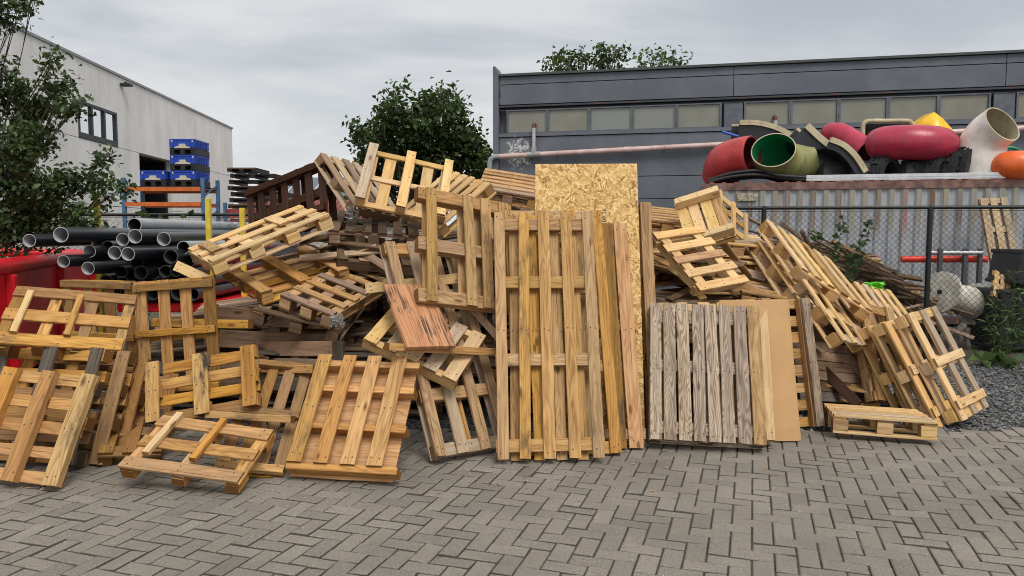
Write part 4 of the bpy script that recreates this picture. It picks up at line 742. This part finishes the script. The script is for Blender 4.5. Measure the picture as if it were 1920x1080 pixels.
b=MB(); q=px3([(1620,262),(1620,232),(1710,232),(1710,262)],YC+.85); b.add(q,[(0,1,2,3)]); b.build('opening_shade',VOID,hf)  # dark sheet stands in for the shade inside the frame's opening
sweep('slide_tube',spline(px3([(1649,270,.25),(1668,268,.05),(1700,267,-.05),(1735,268,-.05),(1758,270,.1),(1772,274,.4)],YC-.1)),[.31,.325,.33,.33,.33,.33,.315,.26],(CRI,DRED,DRED),"large glossy crimson tube lying lengthwise in the middle of the container roof",'slide section',.02,sy=.95)
YEL=GEL('yellow_gelcoat',(.80,.45,.012),.3,.05)
b=MB(); Q=[(1716,238),(1730,224),(1752,210),(1768,222),(1784,240),(1794,262),(1792,284),(1782,300),(1745,300),(1722,280)]
fr0=px3(Q,YC+.75); ce=at(1752,255,YF(1752)+.95); nq=len(Q); mid=[v_.lerp(ce,.5)+Vector((0,-.1,0)) for v_ in fr0]; bk=[v_+Vector((0,.35,0)) for v_ in fr0]
b.add(fr0+mid+[ce],[(i,(i+1)%nq,nq+(i+1)%nq,nq+i) for i in range(nq)]+[(nq+i,nq+(i+1)%nq,2*nq) for i in range(nq)],0,True); b.add(fr0+bk,[(i,nq+i,nq+(i+1)%nq,(i+1)%nq) for i in range(nq)],0); b.add(bk,[tuple(range(nq))[::-1]])
tag(b.build('slide_end',YEL),"yellow pointed shell standing behind the large crimson tube",'slide section')
WHT=GEL('white_gelcoat',(.74,.70,.64),.3,.1)
E0=at(1838,292,YF(1838)+.5)
ep=[E0+Vector((0,0,-.45+.09*k)) for k in range(5)]+[E0+Vector((.35*.5*(1-math.cos(R(5*k))),-.94*.5*(1-math.cos(R(5*k))),.5*math.sin(R(5*k)))) for k in range(13)]
ep+=[ep[-1]+Vector((.30,-.81,.5))*.04*k for k in range(1,5)]
sweep('slide_elbow',ep,[.43,.42,.405,.39,.375,.365,.36],(WHT,CREAM,CREAM),"white upright elbow tube with its mouth opening towards us, at right on the container",'slide section',.022)
ORA=GEL('orange_gelcoat',(.75,.13,.025),.35,.15)
sweep('slide_tube',spline(px3([(1880,318,.3),(1886,312,.0),(1915,310,-.1),(1960,314,0)],YC-.3)),[.12,.17,.2,.22,.23,.245,.25,.25,.25,.25,.25,.25,.25,.25,.25,.25,.25,.25,.25],(ORA,DRED,ORA),"orange tube at the right edge, last on the container",'slide section',.02)
sweep('hose_ring',spline(px3([(1870,285,.3),(1890,277,.3),(1912,282,.3),(1935,300,.3)],YC+.3)),.03,(GRN,GRN,GRN),"dark green hoop arching behind the orange tube",'hose',.01,10)
def arch(px,py,w,h,Y,rz,label):
    c=at(px,py,YF(px)+Y); c.z=2.57; root=empty('rubber_arch',c,label,'moulding','black rubber mouldings on the container',rz=rz)
    b=MB(); N=14; D=.34
    for (ro,ri,y0,y1) in ((1,.72,-D/2,D/2),(1.05,.95,-D/2+.05,-D/2+.1),(1.05,.95,D/2-.1,D/2-.05),(1.04,.96,-.03,.03)):
        vs=[]
        for i in range(N+1):
            a=math.pi*(-.08+1.16*i/N); 
            for (r_,y) in ((ro,y0),(ro,y1),(ri,y1),(ri,y0)): vs.append((math.cos(a)*r_*w/2,y,math.sin(a)*r_*h))
        b.add(vs,[(i*4+k,i*4+(k+1)%4,i*4+4+(k+1)%4,i*4+4+k) for i in range(N) for k in range(4)]); b.add(vs[:4],[(3,2,1,0)]); b.add(vs[-4:],[(0,1,2,3)])
    b.build('arch_band',RUB,root)
    for i in range(7):
        b=MB(); a=math.pi*(.1+.8*i/6); M=Matrix.Translation((math.cos(a)*w*.515,0,math.sin(a)*h*1.03))@Matrix.Rotation(math.pi/2-a,4,'Y'); b.box((-.035,-D/2+.11,-.012),(.035,D/2-.12,.02),0,M,.006); b.build('tread_rib',RUB,root)
def mould(px,py,w,h,Y,rz,label,tilt=0):
    c=at(px,py,YF(px)+Y); c.z=2.54; root=empty('rubber_block',c,label,'moulding','black rubber mouldings on the container'); root.rotation_euler=(0,tilt,rz)
    b=MB(); D=.45; v=[(-w/2,-D/2,0),(w/2,-D/2,0),(w/2,D/2,0),(-w/2,D/2,0),(-w*.46,-D*.42,h*.6),(w*.46,-D*.42,h*.6),(w*.46,D*.42,h*.6),(-w*.46,D*.42,h*.6),(-w*.34,-D*.3,h),(w*.34,-D*.3,h),(w*.34,D*.3,h),(-w*.34,D*.3,h)]
    b.add(v,[(3,2,1,0),(8,9,10,11)]+[(l+k,l+(k+1)%4,l+4+(k+1)%4,l+4+k) for l in (0,4) for k in range(4)]); b.build('shell',RUB,root)
    b=MB(); b.box((-w*.2,-D*.44,h*.2),(w*.2,-D*.36,h*.85),0,None,.015); b.box((-w*.3,-D*.1,h),(w*.3,D*.1,h*1.15),0,None,.015); b.box((-w*.44,-D*.5,.02),(w*.44,-D*.46,.07),0,None,.01); b.build('raised_rib',RUB,root)
mould(1566,331,.72,.40,.5,.1,"left-most black rubber moulding on the container, beside the olive tube")
mould(1622,331,.55,.36,.45,-.2,"black rubber moulding under the narrow gutter",.12)
arch(1655,330,.6,.48,.4,R(28),"black ribbed arch between the gutter and the large crimson tube")
mould(1718,331,.75,.40,.48,.25,"black rubber moulding with raised ribs under the large crimson tube",-.2)
arch(1752,330,.62,.48,.4,R(35),"black ribbed arch under the right end of the crimson tube")
arch(1786,330,.62,.50,.42,R(30),"black ribbed arch just left of the white elbow")
arch(1815,330,.7,.62,.42,R(24),"tallest black ribbed arch, in front of the white elbow's foot")
mould(1858,331,.5,.42,.5,.2,"black rubber drum-like moulding between the white elbow and the orange tube")
b=MB(); A0=CTI@at(1534,336,13.45); 
p0=CT@Vector((1.78,.0,2.57)); p1=CT@Vector((5.15,.02,2.60)); lad=empty('aluminium_ladder',p0,"bare aluminium ladder lying along the container's front edge",'ladder',rz=CR)
for y in (0,.30):
    b=MB(); b.box((0,y,.0),(3.37,y+.026,.11),0,None,.003); b.box((0,y-.006,.02),(3.37,y-.001,.03)); b.box((0,y-.006,.055),(3.37,y-.001,.065)); b.build('rail',plain('aluminium',(.62,.63,.65),.35,.1,8,.1,metal=.6),lad)
for i in range(11): b=MB(); b.tube([(.2+.29*i,.027,.045),(.2+.29*i,.299,.045)],.014,8); b.build('rung',plain('aluminium_rung',(.6,.6,.62),.4,.1,8,metal=.6) if i==0 else bpy.data.materials['aluminium_rung'],lad)
hose=empty('hose_bundle',CT@Vector((.05,.1,2.55)),"bundle of thick black hoses along the container's left front edge",'hose',rz=CR)
for k in range(10):
    r_=.032; y=.0+.075*(k%5); z=r_+.062*(k//5); h=.13*(1-k/14)+.03*(k%3); x0=.02+.06*(k%4); x1=2.0-.12*(k%3)
    b=MB(); b.tube(spline([(x0,y+.05*(k%2),z),(x0+.35,y,z+h*.7),(x0+.85,y+.03,z+h),(x1-.5,y-.02*(k%3),z+h*.3),(x1,y,z)]),r_,8); b.build('hose',RUB,hose)
b=MB(); b.tube(px3([(1354,247),(1384,256)],.1),.025,8); tag(b.build('blue_stick',plain('blue_plastic',(.02,.09,.42),.4)),"short blue rod sticking out left above the red tube",'rod')
# ------------------------------------------------------------------ wire fences
COAT=plain('green_black_coating',(.012,.017,.016),.45,.2,10)
def fence(x0,y0,x1,y1,h,posts,label,pr=.032,cell=.078,wr=.0022,zlow=.03):
    d=Vector((x1-x0,y1-y0,0)); L=d.length; ang=math.atan2(d.y,d.x); root=empty('wire_fence',(x0,y0,0),label,'fence',rz=ang)
    b=MB(); b.tube([(0,0,h),(L,0,h)],.024,8); b.tube([(0,0,h-.045),(L,0,h-.045)],.005,5); b.build('top_rail',COAT,root)
    for s in posts: b=MB(); b.tube([(s,0,-.1),(s,0,h+.01)],pr,10); b.tube([(s,0,h+.01),(s,0,h+.03)],[pr*1.1,pr*.5],10); b.build('post',COAT,root)
    V=[];Fc=[]; H=h-.06-zlow; n=int((L+H)/cell)
    for sgn in (1,-1):
        for i in range(n+1):
            a=i*cell-H if sgn>0 else i*cell
            # line x=a+t (sgn>0) or a-t for height t, clipped to 0..L
            t0,t1=0,H
            if sgn>0: t0=max(0,-a); t1=min(H,L-a)
            else: t0=max(0,a-L); t1=min(H,a)
            if t1-t0<.02: continue
            p=Vector((a+sgn*t0,.012*sgn,zlow+t0)); q=Vector((a+sgn*t1,.012*sgn,zlow+t1)); o=len(V); dd=(q-p).normalized(); s1=Vector((0,1,0)); s2=dd.cross(s1)
            for e in (p,q):
                for (u,v_) in ((1,0),(0,1),(-1,0),(0,-1)): V.append(e+s1*u*wr+s2*v_*wr)
            Fc+=[(o+k,o+(k+1)%4,o+4+(k+1)%4,o+4+k) for k in range(4)]
    me=bpy.data.meshes.new('wire_mesh'); me.from_pydata([tuple(v_) for v_ in V],[],Fc); me.update(); me.materials.append(COAT); link('wire_mesh',me,root); return root
fence(1.7,9.95,8.4,9.28,1.95,(.0,1.62,3.7,5.9),"tall black chain-link fence in front of the rusty container")
fence(-8.6,11.3,-1.6,11.3,1.9,(1.2,3.95,5.9),"black chain-link fence in front of the racking at the left",cell=.1)
# ------------------------------------------------------------------ behind the right-hand fence
GROUPP='broken planks behind the fence'
def scrap(n):
    for i in range(n):
        t=rr.random(); x=4.15+1.75*t+rr.uniform(-.2,.2); top=1.5-.95*max(0,t-.2) if t>.2 else 1.27+1.15*t
        z=max(.08,top*(1-.75*rr.random()**2.0)); y=10.35+rr.random()*1.5+ (1.5-z)*-.0
        L=rr.uniform(.6,1.5); a=rr.gauss(-.30,.2); yaw=rr.gauss(0,.45)
        X=Vector((math.cos(a)*math.cos(yaw),math.cos(a)*math.sin(yaw),math.sin(a))); Z=Vector((rr.gauss(0,.5),-.3+rr.gauss(0,.3),1)); Z=(Z-X*Z.dot(X)).normalized(); Y=Z.cross(X)
        M=Matrix(((X.x,Y.x,Z.x,x),(X.y,Y.y,Z.y,y),(X.z,Y.z,Z.z,z),(0,0,0,1)))
        mt=rr.choice('bbbpptd'); tag(timber('broken_plank',round(L,1),rr.choice((.045,.06,.08)),rr.choice((.02,.025,.04)),M,mt),"broken brown plank in the scrap heap behind the wire fence",'plank',GROUPP)
scrap(230)
for i in range(9):
    t=i/8; filler(rr.choice((0,0,1)) if used[0] else 1,(4.4+1.5*t,11.2+rr.uniform(-.3,.4),.15+ (1.05 if t<.5 else .6)*rr.random()),(rr.uniform(-.3,.5),.3+rr.uniform(-.2,.3),rr.uniform(-.5,.5)),"collapsed brown pallet in the scrap heap behind the wire fence",'collapsed pallets behind the fence')
# cable drum
rl=empty('cable_drum',at(1798,580,10.6),"pale dented cable drum lying tilted behind the fence, right of the scrap heap",'cable drum')
A_=at(1764,548,10.45)-rl.location; B_=at(1829,570,10.75)-rl.location
DRM=plain('drum_board',(.56,.53,.46),.8,.25,7,.4)
ax=(B_-A_).normalized(); b=MB(); b.tube([A_-ax*.02,A_+ax*.02],.30,32,smooth=False); b.tube([A_-ax*.022,A_-ax*.03],.035,12,1); b.build('flange',[DRM,VOID],rl)
b=MB(); b.tube([B_-ax*.02,B_+ax*.02],.31,32,smooth=False); b.build('flange',DRM,rl)
b=MB(); b.tube([A_+ax*.022,(A_+B_)/2,B_-ax*.022],[.16,.2,.235],24); b.build('drum',DRM,rl)
b=MB(); st0=at(1806,608,10.6)-rl.location; b.tube(spline([st0,at(1795,625,10.6)-rl.location,at(1788,648,10.6)-rl.location,at(1780,668,10.6)-rl.location]),.05,8); b.tube(spline([st0,at(1812,632,10.65)-rl.location,at(1816,655,10.65)-rl.location]),.04,8); b.build('foot',plain('dirty_canvas',(.33,.31,.27),.9,.4,12,.5),rl)
rp=empty('barrier_rail',at(1795,488,12.0),"red and grey tubular barrier in front of the container, behind the cable drum",'barrier'); o0=rp.location
b=MB(); b.tube([at(1690,486,12.2)-o0,at(1850,486,12.0)-o0],.055,12); b.build('red_tube',plain('red_enamel',(.62,.03,.015),.4),rp)
b=MB(); b.tube([at(1740,474,12)-o0,at(1842,474,11.9)-o0],.032,10); b.build('steel_tube',plain('galvanised',(.45,.46,.47),.4,.15,9,metal=.5),rp)
for px in (1763,1810,1838):
    b=MB(); b.beam(at(px,466,11.95)-o0,Vector((at(px,466,11.95).x,at(px,466,11.95).y,0))-o0,.06,.06,0,(0,1,0)); b.build('post',plain('dark_grey_steel',(.07,.07,.075),.6),rp)
BPL=plain('black_plastic',(.016,.017,.02),.4,.3,9,.1)
def crate(c,w,d,h,label,rz=0,tilt=0,slots=3):
    root=empty('plastic_crate',c,label,'crate','black plastic crates behind the fence'); root.rotation_euler=(0,tilt,rz)
    b=MB(); b.box((-w/2,-d/2,0),(w/2,d/2,h*.12),0,None,.01); b.box((-w/2,-d/2,h*.88),(w/2,d/2,h),0,None,.01); b.box((-w/2+.02,-d/2+.02,h*.12),(w/2-.02,d/2-.02,h*.88)); b.build('body',BPL,root); b=MB()
    for i in range(slots+1):
        x=-w/2+.03+(w-.06)*i/slots; b.box((x-.025,-d/2-.004,h*.125),(x+.025,-d/2+.03,h*.875),0,None,.006)
    b.build('rib',BPL,root)
c=at(1897,648,10.4); crate((c.x,10.5,0.0),.75,.6,.42,"lower black plastic crate at the right edge, behind weeds",.1); crate((c.x+.02,10.5,.425),.78,.62,.42,"middle black plastic crate at the right edge",.1)
c=at(1895,540,10.6); crate((c.x+.05,10.55,.87),.62,.5,.48,"top black plastic crate tipped to one side at the right edge",.25,.2)
q=empty('wooden_pallet',at(1880,540,10.35),"small broken pale pallet on the black crates at the right edge",'pallet'); q.rotation_euler=(R(70),.5,.3); pallet_parts(q,'f',"V3 .08 .02;U3 .08 .03",.34,.42,rr)
# weeds and vines
plant('climbing_vine',(4.2,9.78,0),[(.15,.0,1.85),(-.2,.02,1.65),(.35,0,1.5),(0,.03,1.3),(.5,.0,1.75),(-.35,0,1.1)],.085,DIA*np.array([1.5,1]),"green vine climbing the wire fence above the right slope",'plant',95)
plant('tall_weed',(6.25,9.35,-.04),[(.1,0,1.2),(-.12,.05,.9),(.25,.1,1.0),(.02,-.05,.75),(-.25,0,.6),(.35,.0,.8)],.12,LNC,"tall thin weed at the fence foot, right of the cable drum",'plant',55)
plant('tall_weed',(6.6,9.2,-.04),[(.1,0,.6),(-.2,.05,.5),(.25,.1,.55),(.02,-.05,.7),(-.35,0,.45),(.4,.0,.5),(.55,0,.4)],.11,LNC,"bushy weed in front of the black crates",'plant',60)
plant('broadleaf_weed',(5.95,9.1,-.04),[(.18,-.12,.12),(-.2,-.05,.12),(.05,-.22,.1),(.22,.1,.14),(-.12,.15,.13)],.17,DIA,"low broad-leaved weed at the gravel's edge",'plant',9)
plant('broadleaf_weed',(7.1,9.0,-.04),[(.18,-.12,.1),(-.25,-.05,.1),(.05,-.2,.08),(.3,.1,.1)],.12,DIA,"small low weed at the right edge of the gravel",'plant',8)
plant('climbing_vine',(-5.75,11.2,0),[(.2,.0,1.95),(-.2,.02,1.8),(.5,0,1.9),(.9,0,1.95)],.11,DIA*np.array([1.3,1]),"leafy creeper along the top of the left wire fence",'plant',40)
plant('climbing_vine',(-7.3,10.6,0),[(.2,.0,1.7),(-.2,.02,1.6),(.5,0,1.5),(.7,0,1.3),(-.5,0,1.7)],.13,OAK,"leafy shrub at the fence foot beneath the oak",'plant',60)
plant('climbing_vine',(3.0,13.5,2.5),[(.02,0,.3)],.05,DIA,"wispy shoot behind the heap",'plant',4) if False else None
# ------------------------------------------------------------------ red skip and black pipes
RSK=plain('red_skip_paint',(.66,.010,.018),.35,.2,3,.12,spec=.5)
sk=empty('red_skip',(-4.75,6.5,0),"red steel skip with ribs and a rounded rim at the left edge",'skip',rz=R(110.5)); Ls=6.3
b=MB(); b.box((-.3,-.03,.12),(Ls,.03,1.22)); b.box((-.3,1.7,.12),(Ls,1.76,1.25)); b.box((Ls-.03,.03,.12),(Ls+.03,1.7,1.22)); b.box((-.3,.03,.12),(Ls-.03,1.7,.16)); b.build('body',RSK,sk)
b=MB(); b.tube([(-.3,0,1.28),(Ls+.05,0,1.28)],.085,14); b.tube([(-.3,1.73,1.33),(Ls+.05,1.73,1.33)],.07,12); b.tube([(Ls,0,1.28),(Ls,1.73,1.33)],.07,12); b.build('rim',RSK,sk)
for i in range(3): b=MB(); b.box((.9+2.3*i,-.11,.12),(1.02+2.3*i,-.033,1.2),0,None,.012); b.build('rib',RSK,sk)
tr=empty('red_tray',(-3.9,8.6,0),"low red steel platform carrying the stack of black pipes",'platform'); b=MB(); b.box((-.7,0,.70),(1.9,5.6,.80),0,None,.012); b.build('deck',RSK,tr)
for x in (-.6,.6,1.8):
    for y in (.2,2.8,5.4): b=MB(); b.box((x-.05,y-.05,-.04),(x+.05,y+.05,.698)); b.build('leg',RSK,tr)
PIPE,g=newmat('black_pipe'); P=g.obj(); c=g.mix(g.ramp(g.noise(g.vmul(P,(9,.8,9)),1,5,.65),.4,.8),(.012,.014,.018),(.05,.053,.058)); g.out(c,.33,g.noise(P,30,3),.05,.002,0,.5)
PIN=plain('pipe_inside',(.42,.43,.45),.5,.15,7,.15); PIND=plain('pipe_inside_dark',(.06,.065,.07),.5,.15); PGR=plain('grey_pipe_skin',(.27,.28,.29),.3,.12,5,.1,spec=.6)
PIPES=[(55,451,22,7.7,0),(114,440,26,7.7,0),(252,422,24,8.6,2),(253,443,24,8.2,0),(230,449,22,8.4,0),(307,448,23,8.3,0),(344,464,22,8.4,2),(202,463,21,8.4,1),(215,474,23,8.0,0),(240,476,23,7.9,0),(168,471,21,8.2,0),(183,457,20,8.5,0),(119,490,21,7.8,0),(165,503,22,7.9,0),(320,481,24,8.2,1),(354,489,22,8.4,1),(208,490,21,8.5,1),(233,492,21,8.6,1),(256,494,22,8.5,1),(227,510,21,8.4,1),(264,511,23,8.3,1),(288,511,21,8.5,1),(310,509,21,8.4,1),(330,507,21,8.4,1),(199,528,23,8.5,1),(230,529,21,8.4,1),(253,531,20,8.5,1),(278,530,21,8.5,1),(300,531,21,8.5,1),(328,530,21,8.5,1),(210,549,21,8.5,1),(262,551,21,8.5,1),(236,550,21,8.5,1),(286,551,21,8.5,1),(310,552,21,8.5,1),(334,550,24,8.4,1),(360,510,21,8.5,1),(358,531,21,8.5,1),(362,552,21,8.5,1)]
for i,(px,py,dm,Y,k) in enumerate(PIPES):
    r_=dm*.56/F_*Y; o=at(px,py,Y); b=MB(); n=24; L=5.2+rr.uniform(-.3,.4); dx=rr.uniform(-.03,.05); dz=rr.uniform(-.01,.01)
    e=Vector((dx*L,L,dz*L)); ri=r_*.9; O=[];I=[]
    for p in (Vector((0,0,0)),e):
        for q_ in range(n):
            a=6.2832*q_/n; O.append(p+Vector((math.cos(a)*r_,0,math.sin(a)*r_))); I.append(p+Vector((math.cos(a)*ri,0,math.sin(a)*ri)))
    f=[(q_,(q_+1)%n,n+(q_+1)%n,n+q_) for q_ in range(n)]
    b.add(O,f,0,True); b.add(I,[x[::-1] for x in f],1,True)
    b.add(O[:n]+I[:n],f,2); b.add(O[n:]+I[n:],[x[::-1] for x in f],2); dk=Vector((dx*1.2,1.2,0)); b.add([I[q_]+dk for q_ in range(n)],[tuple(range(n))],3)
    pi=b.build('plastic_pipe',[PGR if k==2 else PIPE,PIND if k else PIN,PIN if k!=1 else PIND,PIND if k else PIN]); pi.location=o
    lab={0:"black plastic pipe with a pale grey mouth in the stack at the left",1:"black plastic pipe with a dark mouth, packed low in the stack at the left",2:"grey-topped pipe lying on top of the black pipe stack"}[k]
    sp_={0:"black pipe jutting furthest left over the red skip, smallest of the two",1:"thick black pipe jutting left just above the oak's shadow, above the red skip",2:"long light grey pipe lying topmost on the stack",6:"grey pipe under the tip of the light yellow pallet",12:"black pale-mouthed pipe poking out low in front of the red skip, higher of two",13:"black pale-mouthed pipe poking out low in front of the red skip, lower of two"}
    tag(pi,sp_.get(i,lab),'pipe','pipes in the stack at the left')
YP=plain('yellow_paint',(.62,.50,.05),.55,.15,7,.2)
for (px,y0,Y,l) in ((181,363,9.2,"yellow post left-most, behind the thick black pipe"),(390,372,8.9,"yellow post in the middle, in front of the racking"),(454,390,9.6,"shortest-looking yellow post, beside the dark brown pallet")):
    p=at(px,y0,Y); b=MB(); b.box((-.028,-.028,-.04),(.028,.028,p.z),0,None,.004); o=b.build('yellow_post',YP); o.location=(p.x,p.y,0); tag(o,l,'post')
# ------------------------------------------------------------------ racking, crates, far things at left
ORB=plain('orange_beam',(.55,.13,.03),.5,.15,6,.15); BLU=plain('blue_upright',(.06,.15,.27),.5,.2,6,.2)
rk=empty('pallet_rack',(-10.4,20,0),"pallet rack with orange beams and blue uprights carrying the blue crates",'rack')
for x in (0,2.12):
    b=MB()
    for y in (0,1.0): b.box((x-.045,y-.04,0),(x+.045,y+.04,3.12))
    for z in (.3,1.1,1.9,2.6): b.beam((x,0,z),(x,1,z+.4),.03,.03)
    b.build('upright',BLU,rk)
for z in (2.82,2.42):
    for y in (-.045,1.045): b=MB(); b.box((.05,y-.03,z-.06),(2.07,y+.03,z+.05)); b.build('beam',ORB,rk)
b=MB(); b.box((.0,-.05,2.875),(2.1,1.05,2.89)); b.build('shelf',DARKMETAL,rk)
BP=plain('blue_crate_plastic',(.015,.055,.36),.35,.2,10); BEI=plain('beige_label',(.55,.50,.40),.6)
def bcrate(x,z,label):
    root=empty('folding_crate',(x,20.0,z),label,'crate','blue and black folding crates on the racking'); w,d=.68,.95
    b=MB(); b.box((.01,.01,.19),(w-.01,d-.01,.40),0); b.box((0,0,.36),(w,d,.415),0,None,.01); b.box((0,-.004,.18),(.09,.0,.36)); b.box((w-.09,-.004,.18),(w,.0,.36))
    for i in range(5): b.box((w+.0,.08+.17*i,.2),(w+.012,.12+.17*i,.36))
    b.build('upper_box',BP,root)
    b=MB(); b.box((0,0,.125),(w,d,.178)); 
    for i in range(3): b.box((.0+(w-.12)*i/2,0,0),(.12+(w-.12)*i/2,d,.125))
    b.build('pallet_base',BPL,root)
    b=MB(); b.add([(.13,-.008,.17),(.55,-.008,.17),(.55,-.008,.195),(.44,-.008,.225),(.42,-.008,.285),(.26,-.008,.285),(.24,-.008,.225),(.13,-.008,.195)],[tuple(range(8))]); 
    for xx in (.05,.6): b.box((xx,-.009,.33),(xx+.035,-.0045,.385))
    b.build('front_latch',BEI,root)
for k,l in enumerate(("blue folding crate at the bottom of the three-high stack","blue folding crate in the middle of the three-high stack","blue folding crate on top of the three-high stack")): bcrate(-9.14,2.895+.42*k,l)
bcrate(-9.95,2.895,"single blue folding crate left of the three-high stack")
bcrate(-9.2,1.2,"dark crate on the lower level of the racking")
for i in range(7):
    b=MB(); x=-8.0+.04*(i%3); z=2.35+.17*i; w=1.5 if i!=6 else .8; w-=.25*(i%2); root=empty('plastic_pallet',(x,21,z),"flat dark plastic pallet in the sagging stack right of the blue crates",'pallet','dark flat pallets beside the racking')
    b.box((0,0,.07),(w,1.2,.11)); b.build('deck',BPL if i%3 else WOOD['b'],root); b=MB()
    for q_ in range(3): b.box(((w-.12)*q_/2,0,0),((w-.12)*q_/2+.12,1.2,.068))
    b.build('foot',BPL,root)
rk2=empty('pallet_rack',(-8.1,21,0),"dark rack with red beams carrying the flat pallets",'rack')
for x in (0,1.6): b=MB(); b.box((x-.04,0,0),(x+.04,.08,2.5)); b.build('upright',BLU,rk2)
for z in (2.27,1.95): b=MB(); b.box((.05,-.03,z-.05),(1.55,.05,z+.05)); b.build('beam',plain('dull_red_beam',(.25,.05,.04),.6) if z>2 else bpy.data.materials['dull_red_beam'],rk2)
# dark tarpaulin heap behind the left fence
b=MB(); n=14; vs=[]
for i in range(n):
    for j in range(6):
        vs.append((-6.9+3.2*i/(n-1),12.0+1.6*j/5,.2+1.45*math.sin(math.pi*(j+.7)/6.4)*(0.92+.08*math.sin(i*1.7+j))*(1 if 0<i<n-1 else .6)))
b.add(vs,[(i*6+j,(i+1)*6+j,(i+1)*6+j+1,i*6+j+1) for i in range(n-1) for j in range(5)],0,True)
tag(b.build('tarpaulin',plain('dark_tarp',(.025,.027,.03),.45,.4,4,.2,bump=.5)),"dark tarpaulin over goods behind the left wire fence",'tarpaulin')
ho=empty('far_house',(-16,46,0),"low house with a grey solar-panelled roof far behind the racking",'house'); b=MB(); b.box((0,0,0),(6.5,5,4.0)); b.build('wall',plain('white_render',(.6,.59,.56),.8),ho)
b=MB(); b.add([(-.3,-.4,3.95),(6.8,-.4,3.95),(6.3,2.5,5.3),(.6,2.5,5.3)],[(0,1,2,3)]); b.add([(-.3,5.4,3.95),(6.8,5.4,3.95),(6.3,2.5,5.3),(.6,2.5,5.3)],[(3,2,1,0)]); b.build('roof',plain('slate_panel',(.10,.12,.15),.25,.15),ho)
b=MB()
for x in (.6,2.2,3.8,5.4): b.beam((x-.1,-.42,3.98),(x+.05,2.4,5.3),.06,.05)
b.build('roof_rail',plain('pale_rail',(.6,.6,.6),.5),ho)
h2=empty('far_house',(-12.5,33,0),"low building with a red tiled roof behind the dark brown pallet",'house'); b=MB(); b.box((0,0,0),(9,5,2.3)); b.build('wall',plain('cream_render',(.5,.47,.42),.8),h2)
b=MB(); b.add([(-.3,-.4,2.3),(9.3,-.4,2.3),(9.3,2.5,3.25),(-.3,2.5,3.25)],[(0,1,2,3)]); b.add([(-.3,5.4,2.3),(9.3,5.4,2.3),(9.3,2.5,3.25),(-.3,2.5,3.25)],[(3,2,1,0)])
RTI,g=newmat('red_tiles'); P=g.obj(); w=g.math('PINGPONG',g.n('ShaderNodeSeparateXYZ',{0:P}).outputs[0],.12); g.out(g.mix(g.ramp(w,0,.12),(.12,.03,.025),(.28,.08,.06)),.7); b.build('roof',RTI,h2)
# ------------------------------------------------------------------ sky and light
W=bpy.data.worlds.new('World'); SC.world=W; W.use_nodes=True; W.node_tree.nodes.clear(); g=NT(W.node_tree)
SUN_EL,SUN_AZ=R(54),R(156)
sky=g.n('ShaderNodeTexSky',sky_type='NISHITA'); sky.sun_disc=False; sky.sun_elevation=SUN_EL; sky.sun_rotation=SUN_AZ
D=g.n('ShaderNodeTexCoord').outputs['Generated']; sp=g.n('ShaderNodeSeparateXYZ',{0:D}); zc=g.math('MAXIMUM',sp.outputs[2],0); zq=g.math('ADD',zc,.16)
uv=g.n('ShaderNodeCombineXYZ',{0:g.math('DIVIDE',sp.outputs[0],zq),1:g.math('DIVIDE',sp.outputs[1],zq)}).outputs[0]
n1=g.noise(g.vmul(uv,(.55,.95,1)),1.0,7,.56,.3); n2=g.noise(g.vadd(uv,(5,2,0)),.45,4,.5)
cl=g.mix(g.ramp(g.math('ADD',g.math('MULTIPLY',n1,.65),g.math('MULTIPLY',n2,.35)),.40,.60),(.50,.54,.59),(.83,.845,.855))
cl=g.mix(g.ramp(zc,.30,.0,0,.75),cl,(.90,.91,.895))
back=g.ramp(sp.outputs[1],.1,-.8); cl=g.mix(g.math('MULTIPLY',back,.9),cl,g.mix(.5,cl,(1.35,1.3,1.24)))  # unseen sky behind the camera is brightened to light the front faces
cl=g.mix(g.ramp(zc,.35,.9,0,.8),cl,(1.0,1.0,1.0))
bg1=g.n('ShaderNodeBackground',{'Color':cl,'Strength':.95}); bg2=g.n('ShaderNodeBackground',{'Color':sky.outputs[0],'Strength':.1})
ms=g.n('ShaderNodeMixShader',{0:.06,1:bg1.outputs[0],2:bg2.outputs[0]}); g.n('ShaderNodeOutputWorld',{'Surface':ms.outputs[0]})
sl=bpy.data.lights.new('sun','SUN'); sl.energy=2.3; sl.angle=R(26); sl.specular_factor=.35; sl.color=(1,.95,.88); so=bpy.data.objects.new('sun',sl); COL.objects.link(so)
dv=Vector((math.sin(SUN_AZ)*math.cos(SUN_EL),math.cos(SUN_AZ)*math.cos(SUN_EL),math.sin(SUN_EL))); so.rotation_euler=dv.to_track_quat('Z','Y').to_euler()
SC.view_settings.view_transform='Standard'; SC.view_settings.look='None'; SC.view_settings.exposure=0; SC.view_settings.gamma=1
